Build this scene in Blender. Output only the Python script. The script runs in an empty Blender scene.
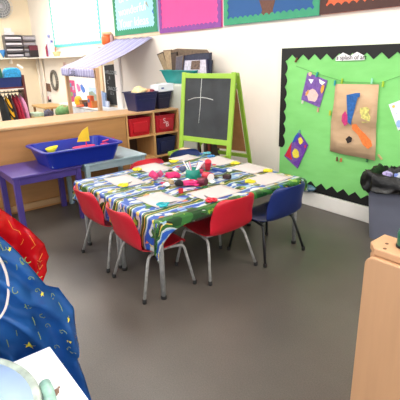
import bpy, bmesh, math, random
from mathutils import Vector, Matrix, noise
random.seed(7)
C = bpy.context.scene.collection
PI = math.pi
# ------------------------------------------------------------------ camera
F, H = 424.7, 1.5
yaw, pit, rol = math.radians(51.92), math.radians(18.65), math.radians(-1.651)
fw = Vector((-math.sin(yaw)*math.cos(pit), math.cos(yaw)*math.cos(pit), -math.sin(pit)))
rt = Vector((math.cos(yaw), math.sin(yaw), 0)); up = rt.cross(fw)
r2 = math.cos(rol)*rt + math.sin(rol)*up; u2 = -math.sin(rol)*rt + math.cos(rol)*up
cam = bpy.data.objects.new('camera', bpy.data.cameras.new('camera')); C.objects.link(cam)
cam.matrix_world = Matrix(((r2.x, u2.x, -fw.x, 0), (r2.y, u2.y, -fw.y, 0), (r2.z, u2.z, -fw.z, H), (0, 0, 0, 1)))
cam.data.sensor_width = 36; cam.data.lens = F/400*36; cam.data.clip_start = .02
bpy.context.scene.camera = cam
def ray(x, y): return (x-200)/F*r2 - (y-200)/F*u2 + fw
O = Vector((0, 0, H))
def az(x, y, z=0): d = ray(x, y); return O + d*((z-H)/d.z)
def ax(x, y, X): d = ray(x, y); return O + d*(X/d.x)
def ay(x, y, Y): d = ray(x, y); return O + d*(Y/d.y)

# ------------------------------------------------------------------ materials
def lin(c): return tuple((v/12.92 if v <= .04045 else ((v+.055)/1.055)**2.4) for v in c)
def hexc(h): return lin(tuple(int(h[i:i+2], 16)/255 for i in (0, 2, 4)))
class NT:
    def __init__(s, name):
        s.m = bpy.data.materials.new(name); s.m.use_nodes = True; s.t = s.m.node_tree; s.n = s.t.nodes
        s.b = s.n['Principled BSDF']
    def new(s, t, **k):
        n = s.n.new(t)
        for a, v in k.items(): setattr(n, a, v)
        return n
    def link(s, a, b): s.t.links.new(a, b)
    def math(s, op, a, b=0.0, c=0.0):
        n = s.new('ShaderNodeMath', operation=op)
        for i, v in enumerate((a, b, c)):
            if isinstance(v, (int, float)): n.inputs[i].default_value = v
            else: s.link(v, n.inputs[i])
        return n.outputs[0]
    def mix(s, f, a, b):
        n = s.new('ShaderNodeMix', data_type='RGBA')
        for i, v in ((0, f), (6, a), (7, b)):
            if isinstance(v, (int, float)): n.inputs[i].default_value = v
            elif isinstance(v, tuple): n.inputs[i].default_value = (*v, 1)
            else: s.link(v, n.inputs[i])
        return n.outputs[2]
    def noise(s, scale, detail=3, coord='Object', stretch=None):
        tc = s.new('ShaderNodeTexCoord'); n = s.new('ShaderNodeTexNoise')
        n.inputs['Scale'].default_value = scale; n.inputs['Detail'].default_value = detail
        if stretch:
            mp = s.new('ShaderNodeMapping'); mp.inputs['Scale'].default_value = stretch
            s.link(tc.outputs[coord], mp.inputs[0]); s.link(mp.outputs[0], n.inputs['Vector'])
        else: s.link(tc.outputs[coord], n.inputs['Vector'])
        return n.outputs['Fac']
    def ramp(s, f, stops, interp='LINEAR'):
        r = s.new('ShaderNodeValToRGB'); s.link(f, r.inputs[0]); r.color_ramp.interpolation = interp
        e = r.color_ramp.elements
        while len(e) < len(stops): e.new(1)
        for i, (p, c) in enumerate(stops): e[i].position = p; e[i].color = (*c, 1)
        return r.outputs[0]
    def bump(s, f, st, d=.01):
        b = s.new('ShaderNodeBump'); b.inputs['Strength'].default_value = st; b.inputs['Distance'].default_value = d
        s.link(f, b.inputs['Height']); s.link(b.outputs[0], s.b.inputs['Normal'])
_mc = {}
def M(h, rough=.5, var=.08, scale=12, metal=0, bump=0, stretch=None, detail=3, trans=0, coat=0):
    key = (h, rough, var, scale, metal, bump, stretch, trans, coat)
    if key in _mc: return _mc[key]
    t = NT('mat_'+h); c = hexc(h)
    f = t.noise(scale, detail, stretch=stretch)
    lo = tuple(max(0, v*(1-var)) for v in c); hi = tuple(min(1, v*(1+var)) for v in c)
    t.link(t.ramp(f, [(.3, lo), (.7, hi)]), t.b.inputs['Base Color'])
    t.b.inputs['Roughness'].default_value = rough; t.b.inputs['Metallic'].default_value = metal
    t.b.inputs['Transmission Weight'].default_value = trans; t.b.inputs['Coat Weight'].default_value = coat
    if bump: t.bump(f, bump)
    _mc[key] = t.m; return t.m
def wood(h, axis=2, rough=.4, var=.16):
    st = [9, 9, 9]; st[axis] = .9
    return M(h, rough, var, 3, stretch=tuple(st), detail=5)

# ------------------------------------------------------------------ mesh helpers
def new(): return bmesh.new()
def box(bm, lo, hi, mi=0, rot=None, piv=None):
    vs = [bm.verts.new((x, y, z)) for x in (lo[0], hi[0]) for y in (lo[1], hi[1]) for z in (lo[2], hi[2])]
    for f in ((0, 1, 3, 2), (4, 6, 7, 5), (0, 4, 5, 1), (2, 3, 7, 6), (0, 2, 6, 4), (1, 5, 7, 3)):
        bm.faces.new([vs[i] for i in f]).material_index = mi
    if rot is not None:
        bmesh.ops.rotate(bm, verts=vs, cent=piv or ((lo[0]+hi[0])/2, (lo[1]+hi[1])/2, (lo[2]+hi[2])/2), matrix=rot)
    return vs
def frames(pts):
    out = []; n = len(pts)
    pv = None
    for i in range(n):
        t = (pts[min(i+1, n-1)] - pts[max(i-1, 0)]).normalized()
        if pv is None: a = Vector((0, 0, 1)) if abs(t.z) < .9 else Vector((1, 0, 0)); s = t.cross(a).normalized()
        else: s = (pv - t*pv.dot(t)).normalized()
        pv = s; out.append((s, t.cross(s)))
    return out
def tube(bm, pts, r, seg=8, mi=0, caps=True):
    pts = [Vector(p) for p in pts]; fr = frames(pts); rings = []
    for i, p in enumerate(pts):
        rr = r[i] if isinstance(r, (list, tuple)) else r
        s, u = fr[i]
        rings.append([bm.verts.new(p + (s*math.cos(2*PI*k/seg) + u*math.sin(2*PI*k/seg))*rr) for k in range(seg)])
    for a, b in zip(rings, rings[1:]):
        for k in range(seg): f = bm.faces.new((a[k], a[(k+1) % seg], b[(k+1) % seg], b[k])); f.smooth = True; f.material_index = mi
    if caps: bm.faces.new(rings[0][::-1]).material_index = mi; bm.faces.new(rings[-1]).material_index = mi
def smoothpath(pts, n=5, rad=.25):
    pts = [Vector(p) for p in pts]; out = [pts[0]]
    for a, b, c in zip(pts, pts[1:], pts[2:]):
        p, q = b.lerp(a, rad), b.lerp(c, rad)
        for k in range(n+1):
            t = k/n; out.append(p*(1-t)**2 + b*2*t*(1-t) + q*t*t)
    out.append(pts[-1]); return out
def lathe(bm, prof, seg=24, c=(0, 0, 0), mi=0, smooth=True, closed=False):
    rings = []
    for r, z in prof:
        rings.append([bm.verts.new((c[0]+r*math.cos(2*PI*k/seg), c[1]+r*math.sin(2*PI*k/seg), c[2]+z)) for k in range(seg)])
    for a, b in zip(rings, rings[1:]):
        for k in range(seg): f = bm.faces.new((a[k], a[(k+1) % seg], b[(k+1) % seg], b[k])); f.smooth = smooth; f.material_index = mi
    for rg, rev in ((rings[0], True), (rings[-1], False)):
        f = bm.faces.new(rg[::-1] if rev else rg); f.material_index = mi
def prism(bm, poly, ext, mi=0):
    """poly: 3D points of a planar outline, extruded by ext"""
    e = Vector(ext); a = [bm.verts.new(p) for p in poly]; b = [bm.verts.new(Vector(p)+e) for p in poly]
    fs = [bm.faces.new(a), bm.faces.new(b[::-1])]
    n = len(a)
    for k in range(n): fs.append(bm.faces.new((a[k], b[k], b[(k+1) % n], a[(k+1) % n])))
    for f in fs: f.material_index = mi
def taper_tray(bm, lo, hi, z0, z1, ins, th=.006, rim=.012, rimt=.008, rad=.02, mi=0):
    """open crate with tapering walls and an outward rim"""
    def loop(x0, y0, x1, y1, r, z):
        v = []
        for cx, cy, a0 in ((x1-r, y1-r, 0), (x0+r, y1-r, 90), (x0+r, y0+r, 180), (x1-r, y0+r, 270)):
            for k in range(5):
                a = math.radians(a0+22.5*k); v.append(bm.verts.new((cx+r*math.cos(a), cy+r*math.sin(a), z)))
        return v
    L = []
    def lp(d, z): return loop(lo[0]+d, lo[1]+d, hi[0]-d, hi[1]-d, max(rad-min(d, 0)*.5, .004), z)
    L.append(lp(ins, z0)); L.append(lp(rim*0+.0, z1-rimt)); L.append(lp(-rim, z1-rimt)); L.append(lp(-rim, z1)); L.append(lp(th, z1)); L.append(lp(ins+th, z0+th))
    for a, b in zip(L, L[1:]):
        n = len(a)
        for k in range(n): f = bm.faces.new((a[k], a[(k+1) % n], b[(k+1) % n], b[k])); f.material_index = mi
    bm.faces.new(L[0][::-1]).material_index = mi; bm.faces.new(L[-1]).material_index = mi
def obj(name, bm, mats, parent=None, bevel=0, solid=0, subd=0, smooth=False, recalc=True):
    if recalc: bmesh.ops.recalc_face_normals(bm, faces=bm.faces)
    me = bpy.data.meshes.new(name); bm.to_mesh(me); bm.free()
    for m in (mats if isinstance(mats, (list, tuple)) else [mats]): me.materials.append(m)
    if smooth:
        for p in me.polygons: p.use_smooth = True
    o = bpy.data.objects.new(name, me); C.objects.link(o)
    if parent: o.parent = parent
    if solid: s = o.modifiers.new('s', 'SOLIDIFY'); s.thickness = solid; s.offset = 0
    if subd: s = o.modifiers.new('d', 'SUBSURF'); s.levels = subd; s.render_levels = subd
    if bevel: b = o.modifiers.new('b', 'BEVEL'); b.width = bevel; b.segments = 2; b.limit_method = 'ANGLE'
    return o
def tag(o, label, cat, group=None):
    o['label'] = label; o['category'] = cat
    if group: o['group'] = group
    return o
def thing(name, label, cat, loc=(0, 0, 0), rz=0, group=None):
    o = bpy.data.objects.new(name, None); C.objects.link(o); o.location = loc; o.rotation_euler = (0, 0, rz); o.empty_display_size = .05
    return tag(o, label, cat, group)
def struct(name, bm, m, **k): o = obj(name, bm, m, **k); o['kind'] = 'structure'; return o
def rebase(o):
    """move a world-built mesh's origin to the bottom centre of its bounds"""
    vs = o.data.vertices
    c = Vector(((min(v.co.x for v in vs)+max(v.co.x for v in vs))/2, (min(v.co.y for v in vs)+max(v.co.y for v in vs))/2, min(v.co.z for v in vs)))
    for v in vs: v.co -= c
    o.location = c; return o
def one(name, bm, mats, label, cat, group=None, **k): return tag(rebase(obj(name, bm, mats, **k)), label, cat, group)
def family(name, label, cat, base, parts, group=None):
    """thing at base; parts given in world coordinates: list of (name, bm, mats, kwargs, [subparts])"""
    base = Vector(base); t = thing(name, label, cat, base, 0, group)
    def add(p, parent):
        nm, bm, mt = p[0], p[1], p[2]; kw = p[3] if len(p) > 3 else {}
        for v in bm.verts: v.co -= base
        lab = kw.pop('label', None)
        o = obj(nm, bm, mt, parent, **kw)
        if lab: o['label'] = lab
        for s in (p[4] if len(p) > 4 else []): add(s, o)
    for p in parts: add(p, t)
    return t
def bx(lo, hi, **k): b = new(); box(b, lo, hi, **k); return b
def tree(o, loc, rz, label, first, group=None):
    if first: r = o
    else:
        r = o.copy(); C.objects.link(r)
        for ch in list(o.children):
            c = ch.copy(); C.objects.link(c); c.parent = r
            for g in ch.children: d = g.copy(); C.objects.link(d); d.parent = c
    r.location = loc; r.rotation_euler = (0, 0, rz); r['label'] = label
    if group: r['group'] = group
    return r
def textmesh(s, size, mw, th=.001, shear=0):
    cu = bpy.data.curves.new('t', 'FONT'); cu.body = s; cu.size = size; cu.extrude = th; cu.shear = shear; cu.resolution_u = 3
    o = bpy.data.objects.new('t', cu); C.objects.link(o); dg = bpy.context.evaluated_depsgraph_get()
    me = bpy.data.meshes.new_from_object(o.evaluated_get(dg)); bpy.data.objects.remove(o)
    b = new(); b.from_mesh(me); b.transform(mw); bpy.data.meshes.remove(me); return b
def wallmat(x, z, y=3.47, rz=0, sx=1):   # lettering that faces -Y
    return Matrix.Translation((x, y, z)) @ Matrix.Rotation(PI/2, 4, 'X') @ Matrix.Rotation(rz, 4, 'Z') @ Matrix.Diagonal((sx, 1, 1, 1))

YW, XB, ZC = 3.5, -10.5, 3.1
# ------------------------------------------------------------------ room
fl = NT('vinyl_floor')
a = fl.noise(1.3, 4); b_ = fl.noise(160, 2)
f1 = fl.math('ADD', fl.math('MULTIPLY', a, .55), fl.math('MULTIPLY', b_, .45))
fl.link(fl.ramp(f1, [(.36, hexc('49443f')), (.5, hexc('56504a')), (.66, hexc('645d57'))]), fl.b.inputs['Base Color'])
fl.b.inputs['Roughness'].default_value = .38; fl.b.inputs['Specular IOR Level'].default_value = .4
fl.bump(b_, .06)
struct('floor', bx((XB, -3.2, -.1), (3.2, YW, 0)), fl.m)
wallm = M('f5ede2', .75, .02, 3)
struct('wall_right', bx((XB, YW, -.1), (3.2, YW+.12, ZC)), wallm)
struct('wall_back', bx((XB-.12, -3.2, -.1), (XB, YW+.12, ZC)), M('f3e3c6', .75, .02, 3))
struct('ceiling', bx((XB, -3.2, ZC), (3.2, YW, ZC+.1)), M('f5f3ee', .8, .02, 3))
b = new(); box(b, (XB, YW-.045, 0), (-5, YW, .15)); struct('baseboard_back', b, M('efeae2', .4, .02), bevel=.004)
b = new(); box(b, (-5, YW-.045, 0), (3.2, YW, .15)); struct('baseboard_right', b, M('f4f0ea', .35, .02), bevel=.006)
b = new(); box(b, (-6.6, YW-.012, 1.80), (-5.22, YW, 1.845)); struct('trim_1', b, M('e8cfae', .6, .04), bevel=.002)
b = new()
for dx in (0, .3): tube(b, [(-10.32+dx, YW-.03, .1), (-10.32+dx, YW-.03, 1.56)], .022)
struct('trim_2', b, M('e6d9c8', .5, .03))
# ceiling lights out of view; last pair added to brighten the far walls
for i, (x, y) in enumerate([(-9, 1.2), (-6.4, 1.9), (-6.4, -.8), (-3.6, 1.9), (-3.6, -.8), (-.6, 1.9), (-.6, -.8), (1.8, .6), (-9, -1.2), (-8.2, 2.3)]):
    e = NT('lamp'+str(i)); e.b.inputs['Emission Color'].default_value = (1, .97, .92, 1); e.b.inputs['Emission Strength'].default_value = 15
    t = family('ceiling_light', 'flat square ceiling light above the room, out of view', 'light', (x, y, ZC),
        [('frame', bx((x-.62, y-.32, ZC-.03), (x+.62, y+.32, ZC)), M('eeeeee', .4, .01)),
         ('diffuser', bx((x-.58, y-.28, ZC-.038), (x+.58, y+.28, ZC-.03)), e.m)], 'ceiling lights')
def area(loc, size, energy, rot=(0, 0, 0), col=(1, .96, .9)):
    l = bpy.data.lights.new('daylight', 'AREA'); l.shape = 'RECTANGLE'; l.size, l.size_y = size; l.energy = energy; l.color = col
    o = bpy.data.objects.new('daylight', l); C.objects.link(o); o.location = loc; o.rotation_euler = rot; return o
area((2.9, -1.8, 1.9), (2.4, 1.6), 45, (math.radians(75), 0, math.radians(62)), (.95, .98, 1))
w = bpy.data.worlds.new('w'); bpy.context.scene.world = w; w.use_nodes = True
w.node_tree.nodes['Background'].inputs[0].default_value = (.93, .96, 1, 1); w.node_tree.nodes['Background'].inputs[1].default_value = .75

# ------------------------------------------------------------------ wall display boards
def zig_border(x0, x1, z0, z1, wdt, per, y, sides='LRBT', depth=.02, amp=.02, wave=False):
    """border strips with a toothed inner edge lying on a wall board; y is the face"""
    bm = new()
    def strip(p, q, inward):
        p, q, n = Vector(p), Vector(q), Vector(inward); L = (q-p).length; k = max(2, round(L/per)); pts = []
        for i in range(k):
            s = i/k; e = (i+1)/k
            if wave:
                for j in range(5): tt = j/5; pts.append(p.lerp(q, s+(e-s)*tt) + n*(wdt+amp*math.sin(PI*tt)))
            else: pts += [p.lerp(q, s)+n*wdt, p.lerp(q, (s+e)/2)+n*(wdt+amp)]
        pts.append(q+n*wdt)
        # quads strip so that concave teeth fill correctly
        y_ = y-(.0015 if inward[0] else 0)
        o_ = [bm.verts.new((v.x, y_, v.y)) for v in pts]; d = (q-p)/L
        base = [bm.verts.new(((p+d*((v-p).dot(d))).x, y_, (p+d*((v-p).dot(d))).y)) for v in pts]
        for i in range(len(pts)-1): bm.faces.new((base[i], base[i+1], o_[i+1], o_[i]))
    if 'B' in sides: strip((x0, z0), (x1, z0), (0, 1))
    if 'T' in sides: strip((x0, z1), (x1, z1), (0, -1))
    if 'L' in sides: strip((x0, z0), (x0, z1), (1, 0))
    if 'R' in sides: strip((x1, z0), (x1, z1), (-1, 0))
    r = bmesh.ops.extrude_face_region(bm, geom=bm.faces[:]); bmesh.ops.translate(bm, verts=[v for v in r['geom'] if isinstance(v, bmesh.types.BMVert)], vec=(0, .004, 0))
    return bm
def board(label, x0, x1, z0, z1, col, bcol, wdt, per, amp, wave=False, sides='LRBT', extra=()):
    y = YW-.022
    parts = [('backing_paper', bx((x0, y, z0), (x1, YW-.002, z1)), M(col, .8, .03, 6)),
             ('border_strip', zig_border(x0, x1, z0, z1, wdt, per, y-.005, sides, amp=amp, wave=wave), M(bcol, .7, .05, 20))]
    parts += list(extra)
    return family('display_board', label, 'display board', ((x0+x1)/2, YW, z0), parts)
board('white display board with a turquoise toothed border, leftmost on the wall', -9.15, -6.99, 1.755, 2.75, 'fbfbf8', '5fd0c4', .035, .07, .035)
txt = new()
wh = M('fdfdf6', .6, .01); gm = M('9fb8b8', .6, .02)
def word(s, px, py, size, y, m, rz=0, name='lettering', sx=1, shear=0):
    p = ay(px, py, y); return (name, textmesh(s, size, wallmat(p.x, p.z, y, rz, sx), .0015, shear), m)
L1 = word('of our', 119, 3.3, .15, YW-.026, wh, .03, sx=1.25); L2 = word('wonderful', 119, 16.5, .16, YW-.026, wh, .03, sx=1.2); L3 = word('Your Ideas', 119.5, 28, .17, YW-.026, wh, .0, sx=1.15)
bl = new(); p1, p2 = ay(153, 11, YW-.026), ay(155.5, 18, YW-.026); prism(bl, [(p1.x-.03, YW-.027, p1.z), (p1.x+.02, YW-.027, p1.z+.04), (p2.x+.03, YW-.027, p2.z+.03), (p2.x, YW-.027, p2.z)], (0, .004, 0))
b3 = new(); p1, p2 = ay(146, 3, YW-.026), ay(148, 8, YW-.026); prism(b3, [(p1.x-.02, YW-.027, p1.z), (p1.x+.01, YW-.027, p1.z+.02), (p2.x+.02, YW-.027, p2.z)], (0, .004, 0))
board('pale blue display board with green scalloped border and white lettering, above the striped awning', -6.5, -5.27, 1.845, 2.75, 'a6dcf2', '2c8a60', .06, .06, .025, wave=True,
      extra=[L1, L2, L3, ('paper_feather', bl, M('2f6fc0', .6)), ('paper_leaf', b3, M('a0a890', .6))])
board('plain bright pink display board with a purple border', -5.22, -3.945, 1.815, 2.75, 'f2549c', '8a4a9c', .05, .08, .02, wave=True)
tr = new(); P = [ay(*q, YW-.026) for q in ((259, 20.5), (262, 10), (259, 0), (275, 0), (272.5, 10), (274, 19))]
prism(tr, [(p.x, YW-.0250, p.z) for p in P], (0, .004, 0))
board('navy blue display board with green scalloped border and a brown paper tree trunk', -3.90, -2.60, 1.825, 2.75, '2f5c94', '3e9c74', .055, .075, .025, wave=True, extra=[('paper_tree_trunk', tr, M('6d4a3e', .8, .15, 40))])
board('orange display board with a dark brown scalloped border, rightmost of the upper row', -2.595, -.6, 1.83, 2.75, 'f07048', '50332e', .06, .075, .025, wave=True)
# the big green board with black toothed border
x0, x1, z0, z1 = -3.018, -.75, .17, 1.555
gx0 = x0+.012
GY = YW-.03                                          # face of the green paper
gp = NT('green_paper'); f = gp.noise(3, 5, stretch=(1, 1, 3)); gp.link(gp.ramp(f, [(.3, hexc('80d072')), (.7, hexc('8cdc80'))]), gp.b.inputs['Base Color']); gp.b.inputs['Roughness'].default_value = .7; gp.bump(f, .35, .02)
bord = zig_border(x0, x1, .158, z1, .055, .125, GY-.006, 'B', amp=.05)
bt = zig_border(x0, x1, .12, z1, .06, .13, GY-.006, 'T', amp=.055)
bl2 = zig_border(x0, x1, .56, z1, .05, .13, GY-.0055, 'L', amp=.03, wave=True)
bmj = new()
for q in (bord, bt, bl2):
    me = bpy.data.meshes.new('q'); q.to_mesh(me); q.free(); bmj.from_mesh(me); bpy.data.meshes.remove(me)
blk = M('131214', .6, .1, 30)
family('display_board', 'large lime green display board with black zigzag border beside the bin', 'display board', (-1.9, YW, z0),
       [('backing_paper', bx((gx0, GY, z0), (x1, YW-.002, z1)), gp.m), ('border_strip', bmj, blk)])
# title label
yl = GY-.012
lb = new(); P = [ay(*q, yl) for q in ((335.5, 61), (364.5, 60), (364, 55.5), (357, 51.8), (350, 55.8), (343, 52.5), (336, 57))]
for i in range(1): prism(lb, [(p.x, p.y, p.z) for p in P], (0, .003, 0))
p = ay(336.2, 59.6, yl-.002)
t = family('title_label', 'white paper label reading a splash of art on the black border', 'sign', (p.x, yl, p.z),
       [('card', lb, M('f6f2f4', .7, .03)), ('lettering', textmesh('a splash of art', .0525, wallmat(p.x, p.z, yl-.0012, .0), .001), M('1b1a20', .6))])
def peg(px, py, col, label, y=GY-.014, tilt=0, ln=.045):
    p = ay(px, py, y); bm = new()
    for s in (-1, 1):
        box(bm, (p.x-.006, p.y+s*.005-.003, p.z-ln/2), (p.x+.006, p.y+s*.005+.003, p.z+ln/2), rot=Matrix.Rotation(.08*s, 3, 'X'))
    tube(bm, [(p.x-.008, p.y, p.z), (p.x+.008, p.y, p.z)], .004, 6)
    bmesh.ops.rotate(bm, verts=bm.verts, cent=p, matrix=Matrix.Rotation(tilt, 3, 'Y'))
    return one('clothes_peg', bm, M(col, .4), label, 'peg', 'pegs on the green board')
peg(335, 83, '1f9fa8', 'turquoise peg just left of the brown paper artwork')
peg(342, 81, 'a8c832', 'lime peg at the top left corner of the brown paper artwork', tilt=.1)
peg(372, 81, '9ee8c0', 'pale mint peg on the top right of the brown paper artwork')
peg(383, 84, 'b8d838', 'yellow green peg on the string right of the brown paper artwork')
peg(317, 74.5, '2aa8a0', 'teal peg clipped on top of the purple monster artwork', tilt=.3)
peg(296.3, 60, '7a4a2c', 'brown wooden peg near the top left of the green board', tilt=.5)
peg(302.5, 102, 'e8e4d8', 'white peg under the lower left of the purple artwork', ln=.03)
peg(318, 110, 'e0a890', 'pale peg under the bottom of the purple artwork', ln=.04)
peg(330, 113, 'd0c838', 'mustard peg left of the brown paper artwork')
peg(337, 159, '7a5a38', 'brown peg below the left corner of the brown paper', ln=.04)
peg(341, 160, 'd87850', 'orange peg below the brown paper beside a brown peg', ln=.035)
peg(367, 160.5, '3a7a4a', 'green peg under the bottom edge of the brown paper', ln=.03)
peg(380, 157, 'c8a878', 'tan wooden peg slanting at the lower right corner of the brown paper', tilt=-.8, ln=.055)
peg(299.5, 131.5, '78b8b0', 'small teal peg above the bright diamond painting', ln=.03)
b = new(); P = [ay(*q, GY-.01) for q in ((296, 66), (315, 73), (345, 82), (380, 83), (400, 76))]
tube(b, P, .002, 5); one('display_string', b, M('5aa050', .7), 'thin string running across the green board above the artworks', 'string')
def blob(cx, cz, rx, rz_, y, n=14, j=.2, rot=0, seed=0):
    rr = random.Random(seed); pts = []
    for k in range(n):
        a_ = 2*PI*k/n; q = 1+rr.uniform(-j, j); u, v = rx*q*math.cos(a_), rz_*q*math.sin(a_)
        pts.append((cx+u*math.cos(rot)-v*math.sin(rot), y, cz+u*math.sin(rot)+v*math.cos(rot)))
    return pts
def art(px_poly, y, th=.003):
    bm = new(); prism(bm, [tuple(ay(*q, y)) for q in px_poly], (0, th, 0)); return bm
def artblob(px, py, rx, rz_, y, **k):
    c = ay(px, py, y); bm = new(); prism(bm, blob(c.x, c.z, rx, rz_, y, **k), (0, .002, 0)); return bm
ya = GY-.008; yb = ya-.003; yc = yb-.003
family('childs_artwork', 'purple painting of a face with pink and orange patches pegged on the board', 'artwork', tuple(ay(313, 108, ya)),
    [('paper', art([(307.5, 72.5), (327.5, 80.5), (319.5, 107.5), (301, 99.5)], ya), M('7d58a8', .7, .25, 30)),
     ('pink_patch', artblob(312, 95, .075, .055, yb, rot=-.3, seed=3), M('f0c8c0', .7, .1, 60)),
     ('white_patch', art([(308.5, 79), (313.5, 79.5), (311, 84)], yb), wh), ('white_patch', art([(319, 79), (325, 82.5), (322, 85), (319.5, 83)], yb), wh),
     ('orange_patch', artblob(322.5, 89, .018, .045, yc, rot=-.2, seed=4), M('e8a83a', .7)),
     ('orange_patch', artblob(307, 93, .012, .03, yc, rot=-.5, seed=5), M('e0a050', .7)),
     ('peach_patch', artblob(310, 74, .018, .02, yb, seed=6), M('f0c0a0', .7))])
kr = NT('kraft_paper'); f = kr.noise(5, 5, stretch=(1, 1, 3)); kr.link(kr.ramp(f, [(.3, hexc('cda984')), (.7, hexc('dab893'))]), kr.b.inputs['Base Color']); kr.b.inputs['Roughness'].default_value = .8; kr.bump(f, .5, .02)
# brown paper with a real horizontal crease
b = new(); ku = new()
rows = [((335.5, 84), (379, 84.5)), ((334, 102), (377.5, 105)), ((331.5, 119), (376.5, 122.5)), ((331, 121.5), (376.2, 124)), ((330.5, 138), (376, 142)), ((330, 151), (375, 161))]
off = [0, -.004, -.020, -.002, -.006, -.016]
V = []
for (l, r), o_ in zip(rows, off): V.append([b.verts.new(ay(l[0]+(r[0]-l[0])*k/6, l[1]+(r[1]-l[1])*k/6 + (math.sin(k)*.4 if l[1] > 150 else 0), GY-.012+o_+.004*math.sin(k*1.3+l[1]))) for k in range(7)])
for r, s in zip(V, V[1:]):
    for k in range(6): b.faces.new((r[k], r[k+1], s[k+1], s[k])).smooth = True
yk = GY-.033
family('childs_artwork', 'creased brown paper collage with blue, orange and yellow shapes on the green board', 'artwork', tuple(ay(352, 160, GY-.01)),
    [('paper', b, kr.m, dict(solid=.002, recalc=False)),
     ('blue_strip', art([(346.5, 95), (356, 93), (360, 93), (359.5, 97), (357.5, 97.5), (352.5, 117), (350.5, 125), (347.5, 122)], yk), M('2a63a8', .8, .3, 50)),
     ('magenta_shape', art([(345, 111), (347.5, 116), (347.5, 124), (344.5, 126), (341.5, 121), (342, 115)], yk), M('c93a78', .8, .2, 60)),
     ('orange_strip', art([(352, 124.5), (356, 124), (360, 129.5), (365, 134), (371, 141), (372, 146), (368, 149), (363, 145), (358, 135), (352, 129)], yk), M('f0803c', .7, .15, 50)),
     ('black_square', art([(345.5, 139), (349, 136), (352, 138), (351, 142), (347.5, 143.5)], yk), M('2c211e', .7)),
     ('yellow_tissue', art([(360, 108), (366.5, 107), (369, 109), (368, 113), (370, 117), (369.5, 122), (363, 123), (359.5, 121), (361.5, 116), (359.5, 112)], yk, .006), M('d8cf78', .7, .35, 60))])
def quad_split(px):
    return px
family('childs_artwork', 'diamond-tilted red, yellow and purple painting low on the green board', 'artwork', tuple(ay(298, 168, ya)),
    [('paper', art([(298.5, 131.5), (308.3, 145), (297.5, 168.8), (284, 156)], ya), M('7d55a8', .7, .3, 60)),
     ('red_patch', art([(291.5, 142), (291, 148), (290.5, 153), (292, 160), (285, 155.5)], yb), M('d8263c', .7, .15, 60)),
     ('blue_patch', art([(298, 132.5), (299, 136), (295, 142), (292, 143), (295, 136)], yb), M('3450b8', .7, .2, 60)),
     ('purple_patch', art([(300, 133), (305, 140), (307.8, 145.5), (303, 156), (298, 166.5), (292.5, 162.5), (297, 160.5), (302, 155), (301, 149), (296.5, 145), (295, 141), (299, 138)], yb), M('6c3aa6', .7, .15, 60)),
     ('yellow_patch', artblob(300.5, 141, .028, .036, yc, seed=11, rot=.6, j=.25), M('f0dc48', .7, .15, 60)),
     ('yellow_patch', artblob(295.5, 153.5, .045, .05, yc, seed=12, rot=.9, j=.2), M('f0dc48', .7, .15, 60)),
     ('red_patch', artblob(305, 146.5, .01, .016, yc, seed=13), M('e03a48', .7))])
family('childs_artwork', 'white paper drawing with a yellow sun at the right edge of the picture', 'artwork', tuple(ay(399, 130, ya)),
    [('paper', art([(388.5, 104.5), (409, 97), (416, 122), (398, 130.5)], ya), M('f3f0fa', .7, .02)),
     ('sun_patch', artblob(393.5, 106.5, .012, .012, yb, seed=1, j=.1), M('f2cc50', .7)), ('blue_patch', artblob(399.5, 124, .03, .03, yb, seed=2), M('a0c0f0', .7)),
     ('grey_patch', artblob(396.5, 113.5, .008, .006, yb, seed=4), M('d0d0e8', .7))])
# dark crumpled thing tucked behind the blue chair, on the ledge
b = new(); bmesh.ops.create_icosphere(b, subdivisions=3, radius=.08)
p = ay(308, 185, YW-.08)
for v in b.verts: v.co = Vector((v.co.x*1.5, v.co.y*.55, v.co.z*.5))*(1+.3*noise.noise(v.co*25)) + Vector((p.x-.03, YW-.082, .2))
one('crumpled_wrapper', b, M('3d6078', .25, .6, 40), 'crumpled dark blue shiny wrapper lying on the white skirting ledge', 'wrapper', smooth=True)

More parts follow.
